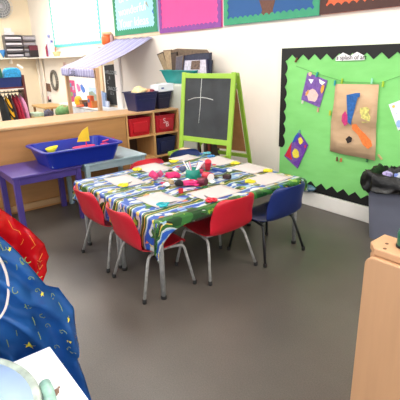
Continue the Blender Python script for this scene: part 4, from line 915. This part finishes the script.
cyl('craft_cup', 'red cup lying with its white end towards the right', 'cup', 207.5, 176.5, .085, .036, math.radians(-5), 'c41e38', 'e4dcdc', .0)
cyl('craft_cup', 'standing red cup with a white oval behind the lying cup', 'cup', 208, 168, .085, .028, math.radians(-30), 'cc2038', 'c41e38', 1.1)
cyl('craft_cup', 'maroon cup lying in front of the teal pot', 'cup', 202, 182, .07, .03, math.radians(20), '6e1c34', '4a1826', .1)
cyl('craft_cup', 'dusky red cup lying behind the teal pot', 'cup', 201, 166, .07, .026, math.radians(0), 'a83450', 'c890a0', .1)
def lump(name, label, cat, px, py, rx, ry, h_, col, sd, subs=(), rough=.8, j=.3, ang=0):
    rx, ry, h_ = rx*.86, ry*.86, h_*.85
    p = az(px, py, ZS); bm = new(); bmesh.ops.create_icosphere(bm, subdivisions=3, radius=1)
    for v in bm.verts:
        q = v.co*(1+j*noise.noise(v.co*1.8+Vector((sd*3.1, 0, 0)))); x, y = q.x*rx, q.y*ry
        v.co = Vector((p.x+x*math.cos(ang)-y*math.sin(ang), p.y+x*math.sin(ang)+y*math.cos(ang), ZS+max(0, .5*h_+q.z*h_*.5)))
    ps = [('body', bm, M(col, rough, .25, 40), dict(smooth=True))]
    for nm, dx, dy, rr_, c_ in subs:
        b2 = new(); bmesh.ops.create_icosphere(b2, subdivisions=2, radius=rr_)
        for v in b2.verts: v.co = Vector((v.co.x, v.co.y, v.co.z*.5))+Vector((p.x+dx, p.y+dy, ZS+h_*.9))
        ps.append((nm, b2, M(c_, .6), dict(smooth=True)))
    return family(name, label, cat, (p.x, p.y, ZS), ps)
def star(name, label, px, py, r_, col, n=5, inner=.5, z=0, th=.004, rot=0, cat='paper scrap'):
    p = az(px, py, ZS+z); bm = new(); prism(bm, [(p.x+(r_ if k % 2 == 0 else r_*inner)*math.cos(rot+k*PI/n), p.y+(r_ if k % 2 == 0 else r_*inner)*math.sin(rot+k*PI/n), ZS+z) for k in range(2*n)], (0, 0, th))
    return one(name, bm, M(col, .6, .04), label, cat)
lump('felt_figure', 'bright pink felt figure left of the teal pot', 'felt figure', 172, 177.5, .085, .055, .05, 'e0286c', 1, ang=.6, j=.5)
star('paper_star', 'white star scrap on the pink felt figure', 174.3, 179.5, .028, 'f6f4f4', z=.05, rot=.3)
lump('felt_figure', 'pink felt figure with red and white spots in front of the teal pot', 'felt figure', 190.5, 185.5, .085, .05, .05, 'd42a70', 2, [('red_nose', .0, .0, .016, 'd01c30'), ('white_spot', .03, .02, .012, 'f4f4f4'), ('white_spot', -.03, .0, .012, 'f4f4f4')], ang=.5, j=.5)
lump('black_pompom', 'black pompom block near the table centre', 'pompom', 179.3, 186.5, .042, .038, .062, '121012', 3, j=.2)
lump('pompom', 'blue-grey pompom left of the teal pot', 'pompom', 183, 171.5, .036, .036, .058, '505c80', 4, j=.15)
lump('paper_ball', 'crumpled white paper ball left of the black pompom', 'paper scrap', 166, 186.5, .032, .026, .035, 'f6f6f4', 5, j=.5)
lump('paper_ball', 'crumpled white paper ball behind the pink figure', 'paper scrap', 176, 171.5, .028, .026, .035, 'f4f4f2', 6, j=.5)
lump('paper_ball', 'small white paper ball at the left edge of the teal pot', 'paper scrap', 185.5, 174, .02, .02, .025, 'f4f4f2', 9, j=.5)
lump('paper_ball', 'white crumpled scrap in front of the lying red cup', 'paper scrap', 212, 183, .036, .03, .024, 'f4f4f2', 7, j=.4)
lump('paper_ball', 'white scrap behind the brown block at right', 'paper scrap', 229.5, 172, .026, .024, .034, 'f4f0ee', 8, j=.4)
lump('paper_ball', 'white blob in the middle of the pink and black pieces', 'paper scrap', 187.5, 181.5, .022, .02, .03, 'f4f4f2', 12, j=.4)
def blockc(name, label, px, py, w_, d_, h_, col, a_, cat='block'):
    p = az(px, py, ZS); bm = new(); box(bm, (-w_/2, -d_/2, 0), (w_/2, d_/2, h_)); o = tag(obj(name, bm, M(col, .6), bevel=.003), label, cat); o.location = (p.x, p.y, ZS); o.rotation_euler = (0, 0, a_); return o
blockc('card_box', 'dark brown little box right of the lying red cup', 227, 178.5, .06, .045, .032, '3c2426', .4, 'box')
blockc('wooden_block', 'tan block between the white ball and the black pompom', 171.5, 184, .035, .03, .04, 'd2b488', .5)
blockc('card_box', 'small red box below the black pompom', 181, 193, .026, .026, .035, 'c42230', .3, 'box')
blockc('felt_strip', 'blue felt strip lying right of the red cups', 219, 171, .13, .045, .018, '2c4c92', .2, 'felt')
blockc('felt_strip', 'maroon felt strip beneath the maroon cup', 198, 185, .08, .05, .01, '7c1c3c', .2, 'felt')
blockc('felt_strip', 'raspberry felt strip right of the teal pot', 200.5, 173, .05, .04, .03, 'b82a50', .6, 'felt')

for i, (px, py, r_, c_, n_, inn, lb_) in enumerate((
    (163, 183, .03, 'c8285c', 6, .6, 'raspberry flower scrap left of the white ball'), (168, 190, .022, 'e8e4e2', 4, .5, 'white cross scrap in front of the white ball'),
    (157, 184.5, .026, '2c56a8', 5, .7, 'blue scrap at the left of the craft heap'), (184, 190.5, .024, 'ead0d8', 7, .7, 'pale pink petal scrap in front of the black pompom'),
    (196, 190, .022, '8a1c34', 4, .6, 'dark red scrap in front of the spotted pink figure'), (216, 178, .026, '33302e', 5, .7, 'black scrap right of the white cup end'),
    (195, 166.5, .022, 'efe8e6', 5, .5, 'white star scrap behind the teal pot'), (222, 183.5, .022, 'd8d0a0', 6, .7, 'cream scrap in front of the brown box'),
    (205, 187.5, .024, '2a7a48', 4, .6, 'green scrap in front of the maroon cup'), (178, 167, .024, 'b83058', 5, .7, 'pink scrap behind the blue-grey pompom'),
    (214, 165, .022, 'c02438', 5, .6, 'red star scrap right of the standing red cup'), (170, 170.5, .02, '3a3638', 4, .7, 'black scrap behind the pink figure'))):
    star('paper_scrap', lb_, px, py, r_, c_, n_, inn, rot=i*.7, th=.004+.001*(i % 3))
# ------------------------------------------------------------------ bin
gb = M('6d7080', .45, .05, 5)
b = new(); xa, xb, ya_, yb_ = -1.78, -1.40, 3.13, 3.43
taper_tray(b, (xa, ya_), (xb, yb_), 0, .53, .04, th=.005, rim=.006, rimt=.02, rad=.035)
rnd = random.Random(4); lin_ = new(); rings = []
NL = 72
for j, (off_, z) in enumerate(((.014, .44), (.042, .425), (.046, .435), (.036, .485), (.022, .54), (.012, .575), (.002, .575), (-.012, .52), (-.025, .45), (-.05, .30))):
    rg = []
    for k in range(NL):
        a_ = 2*PI*k/NL; cx_, cy_ = math.cos(a_), math.sin(a_); sx_ = math.copysign(abs(cx_)**.45, cx_); sy_ = math.copysign(abs(cy_)**.45, cy_)
        nn = noise.noise(Vector((cx_*3, cy_*3, j*.5))); n2 = noise.noise(Vector((cx_*9, cy_*9, j*.9)))
        n2 = noise.noise(Vector((cx_*7, cy_*7, j*.35)))+.7*abs(noise.noise(Vector((cx_*14, cy_*14, j*.7)))); o_ = off_+.035*nn*(j < 6)+.03*n2*(j < 7)
        rg.append(lin_.verts.new(((xa+xb)/2+((xb-xa)/2+o_)*sx_, (ya_+yb_)/2+((yb_-ya_)/2+min(o_, .045))*sy_, z+(.05*nn if j < 3 else .025*nn)+.02*n2)))
    rings.append(rg)
for r_, s_ in zip(rings, rings[1:]):
    for k in range(NL): lin_.faces.new((r_[k], r_[(k+1) % NL], s_[(k+1) % NL], s_[k])).smooth = True
family('waste_bin', 'tall grey plastic bin with a crumpled black liner at the right edge', 'bin', ((xa+xb)/2, (ya_+yb_)/2, 0), [('bin_body', b, gb), ('bin_liner', lin_, M('0a0a0b', .38, .2, 22, bump=.9), dict(solid=.002))])
for i, (px, py, c_, lb_) in enumerate(((388.5, 172.5, 'b8a8d8', 'lilac tissue in the bin'), (398, 175, '7c90d8', 'blue tissue in the bin'), (401, 171, 'c8ccd8', 'pale tissue at the rim of the bin'))):
    p = ay(px, py, 3.3); bm = new(); bmesh.ops.create_icosphere(bm, subdivisions=3, radius=.035)
    for v in bm.verts: v.co = v.co*(1+.7*noise.noise(v.co*40+Vector((i*3, 0, 0))))+Vector((min(p.x, xb-.07), 3.3, .53))
    one('tissue', bm, M(c_, .7), lb_, 'tissue')
b = new(); box(b, (xa+.05, ya_+.05, .02), (xb-.05, yb_-.05, .51)); one('bin_rubbish', b, M('26262c', .8, .4, 30), 'dark rubbish filling the bin below the tissues', 'rubbish', bevel=.03)

# ------------------------------------------------------------------ foreground wooden unit at right
FW = wood('c39670', 2, .45, .05)
b1 = new(); yF = 1.185; xl = -.652
pf = [(xl, yF, 0)]
for k in range(7): a_ = PI-k*PI/12; pf.append((xl+.03+.03*math.cos(a_), yF, .874-.03+.03*math.sin(a_)))
pf += [(.3, yF, .874), (.3, yF, 0)]
prism(b1, pf, (0, .035, 0))
b2 = new(); box(b2, (-.655, yF+.035, .0), (.3, 1.325, .875)); 
b3 = new(); prism(b3, [(-.670, yF+.058, .875), (-.672, 1.335, .875), (.3, 1.335, .875), (.3, yF+.02, .875), (-.635, yF+.02, .875)], (0, 0, .025))
hl = new()
for x, y in ((-.655+.03, 1.265), (-.61, 1.225)): tube(hl, [(x, y, .898), (x, y, .9012)], .006, 10)
family('wooden_unit', 'pale wooden unit end with a rounded corner in the right foreground', 'cupboard', (-.18, 1.24, 0),
    [('front_panel', b1, FW, dict(bevel=.004)), ('unit_body', b2, FW, dict(bevel=.004)), ('top_slab', b3, FW, dict(bevel=.004), [('peg_hole', hl, M('6a4a34', .8))])])
p = az(405, 246, .902)
b1 = new(); lathe(b1, [(.026, 0), (.03, .004), (.03, .045), (.026, .06), (.018, .068)], 20, (p.x+.004, p.y, .90)); b2 = new(); lathe(b2, [(.031, .0), (.031, .008), (.028, .010)], 20, (p.x+.004, p.y, .90))
family('green_pot', 'small dark green pot on the wooden unit at the right edge', 'pot', (p.x+.004, p.y, .9), [('pot_body', b1, M('0c6a50', .3)), ('black_foot', b2, M('141414', .5))])

# ------------------------------------------------------------------ foreground left: white cabinet, basin, aprons
wp = NT('chipped_white'); f = wp.noise(16, 6); f2 = wp.noise(3.5, 2)
wp.link(wp.ramp(wp.math('MULTIPLY', f, f2), [(.0, hexc('eef3f6')), (.345, hexc('eef3f6')), (.355, hexc('8a6a58'))]), wp.b.inputs['Base Color']); wp.b.inputs['Roughness'].default_value = .4
ZTW = .65
b1 = new(); box(b1, (-1.17, -.55, .0), (-.45, .295, ZTW-.025)); b2 = new(); box(b2, (-1.185, -.56, ZTW-.025), (-.44, .311, ZTW))
family('white_cabinet', 'chipped white painted cabinet top in the lower left corner', 'cabinet', (-.81, -.12, 0), [('cabinet_body', b1, M('e6ebee', .5, .03), dict(bevel=.003)), ('worktop', b2, wp.m, dict(bevel=.004))])
bc = Vector((-1.02, -.068, 0)); R_o = .286
b1 = new(); lathe(b1, [(R_o-.03, 0), (R_o-.01, .006), (R_o, .03), (R_o-.002, .034), (R_o-.014, .034), (R_o-.022, .03)], 64, (bc.x, bc.y, ZTW))
b2 = new(); lathe(b2, [(R_o-.018, .026), (R_o-.022, .033), (R_o*.6, .036), (.01, .038)], 64, (bc.x, bc.y, ZTW))
b3 = new(); A0 = math.atan2(.30, .052)
tube(b3, [(bc.x+(R_o+.018)*math.cos(A0+k*.07), bc.y+(R_o+.018)*math.sin(A0+k*.07), ZTW+.016) for k in range(-2, 3)], .016, 10)
family('round_basin', 'round basin with a light blue cover and grey-green rim on the white cabinet', 'basin', (bc.x, bc.y, ZTW), [('rim', b1, M('b8c4b8', .25, .3, 20)), ('blue_cover', b2, M('a9c3e8', .35, .03)), ('side_handle', b3, M('9cc4b4', .2, .2, 30))])

def apron(name, label, cat, edge, Xb, left, mat, smat, stars, lines, seed, ntop, folds, parts_extra=()):
    """edge: list of (v, Y, Z) of the outer (right) hem from top to bottom; left: (Y, Ztop, Zbot) of the unseen side"""
    def E_(v):
        for (a_, b__) in zip(edge, edge[1:]):
            if a_[0] <= v <= b__[0]: t_ = (v-a_[0])/(b__[0]-a_[0]); t2 = t_*t_*(3-2*t_)*.4+t_*.6; return a_[1]+(b__[1]-a_[1])*t2, a_[2]+(b__[2]-a_[2])*t2
        return edge[-1][1:]
    def S(u, v):
        y1, z1 = E_(v); y0 = left[0]; z0 = left[1]+(left[2]-left[1])*v
        y = y0+(y1-y0)*u; z = z0+(z1-z0)*u
        ph = folds*(u*1.0+.25*v*(1-u)+.12*math.sin(v*3+seed))
        amp = .045*(.35+.65*v)
        s_ = math.sin(2*PI*ph); fold = amp*(1-abs(s_))*1.6-amp*.8
        fold += .035*noise.noise(Vector((y*9+seed, z*6, seed)))+.030*(abs(noise.noise(Vector((y*16+z*9, z*5-y*6, seed))))-.2)+.008*noise.noise(Vector((y*34, z*24, seed)))
        edge_roll = -.02*max(0, (u-.9)/.1)**2
        return Vector((Xb+fold+edge_roll+.04*(1-v), y, z))
    bm = new(); NU, NV = 70, 60
    g = [[bm.verts.new(S(i/NU, j/NV)) for i in range(NU+1)] for j in range(NV+1)]
    for j in range(NV):
        for i in range(NU): bm.faces.new((g[j][i], g[j+1][i], g[j+1][i+1], g[j][i+1])).smooth = True
    bmesh.ops.solidify(bm, geom=bm.faces[:], thickness=.0015)
    def near(y, z):
        best = None
        for j in range(0, NV+1):
            for i in range(0, NU+1):
                q = S(i/NU, j/NV); d_ = (q.y-y)**2+(q.z-z)**2
                if best is None or d_ < best[0]: best = (d_, q.x)
        return best[1]
    for (px, py, r_, rot) in stars:
        c_ = ax(px, py, Xb+.02); pts = []
        for k in range(10): rr_ = r_ if k % 2 == 0 else r_*.42; pts.append((c_.y+rr_*math.cos(rot+k*PI/5), c_.z+rr_*math.sin(rot+k*PI/5)))
        V_ = [bm.verts.new((near(*q)+.005, *q)) for q in pts]; cc = bm.verts.new((near(c_.y, c_.z)+.006, c_.y, c_.z))
        for k in range(10): bm.faces.new((cc, V_[k], V_[(k+1) % 10])).material_index = 1
    for ln in lines:
        pts = []
        for q in ln: c_ = ax(*q, Xb+.02); pts.append(Vector((near(c_.y, c_.z)+.003, c_.y, c_.z)))
        tube(bm, pts, .0011, 4, mi=2, caps=False)
    return bm, S
def sq(px, py, s, k):                                     # little printed squiggles: crescents, ticks, swirls
    r_ = random.Random(k)
    if k % 3 == 0: return [(px+s*math.cos(a_/4), py+s*math.sin(a_/4)) for a_ in range(2, 18)]
    if k % 3 == 1: return [(px, py), (px+s*.3, py+s), (px+s*.6, py+2.2*s)]
    return [(px+s*.12*a_*math.cos(a_*.7), py+s*.12*a_*math.sin(a_*.7)) for a_ in range(10)]
def em(pts, X): return [(v, ax(px, py, X).y, ax(px, py, X).z) for v, px, py in pts]
XA = -1.30
blu = NT('blue_plastic'); f = blu.noise(4, 3); blu.link(blu.ramp(f, [(.3, hexc('2a66b0')), (.7, hexc('3a7cc8'))]), blu.b.inputs['Base Color']); blu.b.inputs['Roughness'].default_value = .22; f2 = blu.noise(14, 3); blu.bump(f2, .3, .02)
redp = NT('red_plastic'); f = redp.noise(4, 3); redp.link(redp.ramp(f, [(.3, hexc('c8141c')), (.7, hexc('e0202a'))]), redp.b.inputs['Base Color']); redp.b.inputs['Roughness'].default_value = .25; f2 = redp.noise(12, 3); redp.bump(f2, .4, .02)
yp = M('e8dc3c', .5); yd = M('86a45c', .5); op = M('f08a30', .5)
edge = em([(0, -12, 226), (.1, 0, 236), (.25, 20, 254), (.40, 44, 283), (.45, 61, 290), (.54, 76, 310), (.66, 81, 345), (.72, 77, 357), (.80, 84, 376), (.9, 92, 402), (1, 104, 446)], XA)
sl = []
for i, (px, py) in enumerate([(5, 248), (14, 262), (22, 262), (30, 262), (8, 300), (28, 276), (40, 275), (16, 330), (38, 292), (45, 318), (37, 330), (50, 330), (28, 305), (22, 300), (62, 332), (70, 348), (62, 306), (58, 350), (68, 370), (8, 342), (3, 262), (75, 385), (33, 318), (55, 300), (12, 286)]): sl.append(sq(px, py, 3.0, i))
bmx, S_ = apron('a', '', '', edge, XA, (-.2, 1.05, .01), blu.m, yp, [(29, 345, .016, .3), (69, 320, .010, .6), (43, 295, .009, .1), (12, 252, .008, .4), (67.5, 340, .007, .2)], sl, 2.0, 0, 4)
nb_ = new(); P_ = [ax(*q, XA+.045) for q in ((-5, 252), (2, 262), (7, 275), (9, 292), (6, 308), (0, 318), (-6, 322))]
tube(nb_, smoothpath(P_, 4, .4), .004, 8)
family('play_apron', 'shiny blue plastic apron with yellow stars, hanging at the left edge', 'apron', (XA, .1, .02), [('apron_body', bmx, [blu.m, yp, yd], dict(recalc=False)), ('neck_binding', nb_, M('d8ccc4', .6))])
XR2 = -1.42
edge = em([(0, -14, 196), (.2, 4, 211), (.4, 27, 227), (.6, 46, 245), (.75, 53, 260), (.85, 52, 276), (1, 46, 294)], XR2)
sl = [[(28, 234), (33, 243), (30, 248)], [(35, 258), (40, 262), (46, 264)], [(44, 255), (36, 262), (40, 270), (46, 268)], [(10, 222), (14, 230), (20, 232)], [(20, 232), (24, 240), (22, 246)]]
bmx, S_ = apron('a', '', '', edge, XR2, (-.2, 1.06, .6), redp.m, op, [], sl, 5.0, 0, 2.5)
family('play_apron', 'shiny red plastic apron with orange lines behind the blue one', 'apron', (XR2, .1, .6), [('apron_body', bmx, [redp.m, op, op], dict(recalc=False))])

# ------------------------------------------------------------------ light
vs = bpy.context.scene.view_settings
vs.view_transform = 'Standard'; vs.look = 'None'; vs.gamma = 1; vs.use_curve_mapping = False; vs.exposure = .68
bpy.context.scene.display_settings.display_device = 'sRGB'
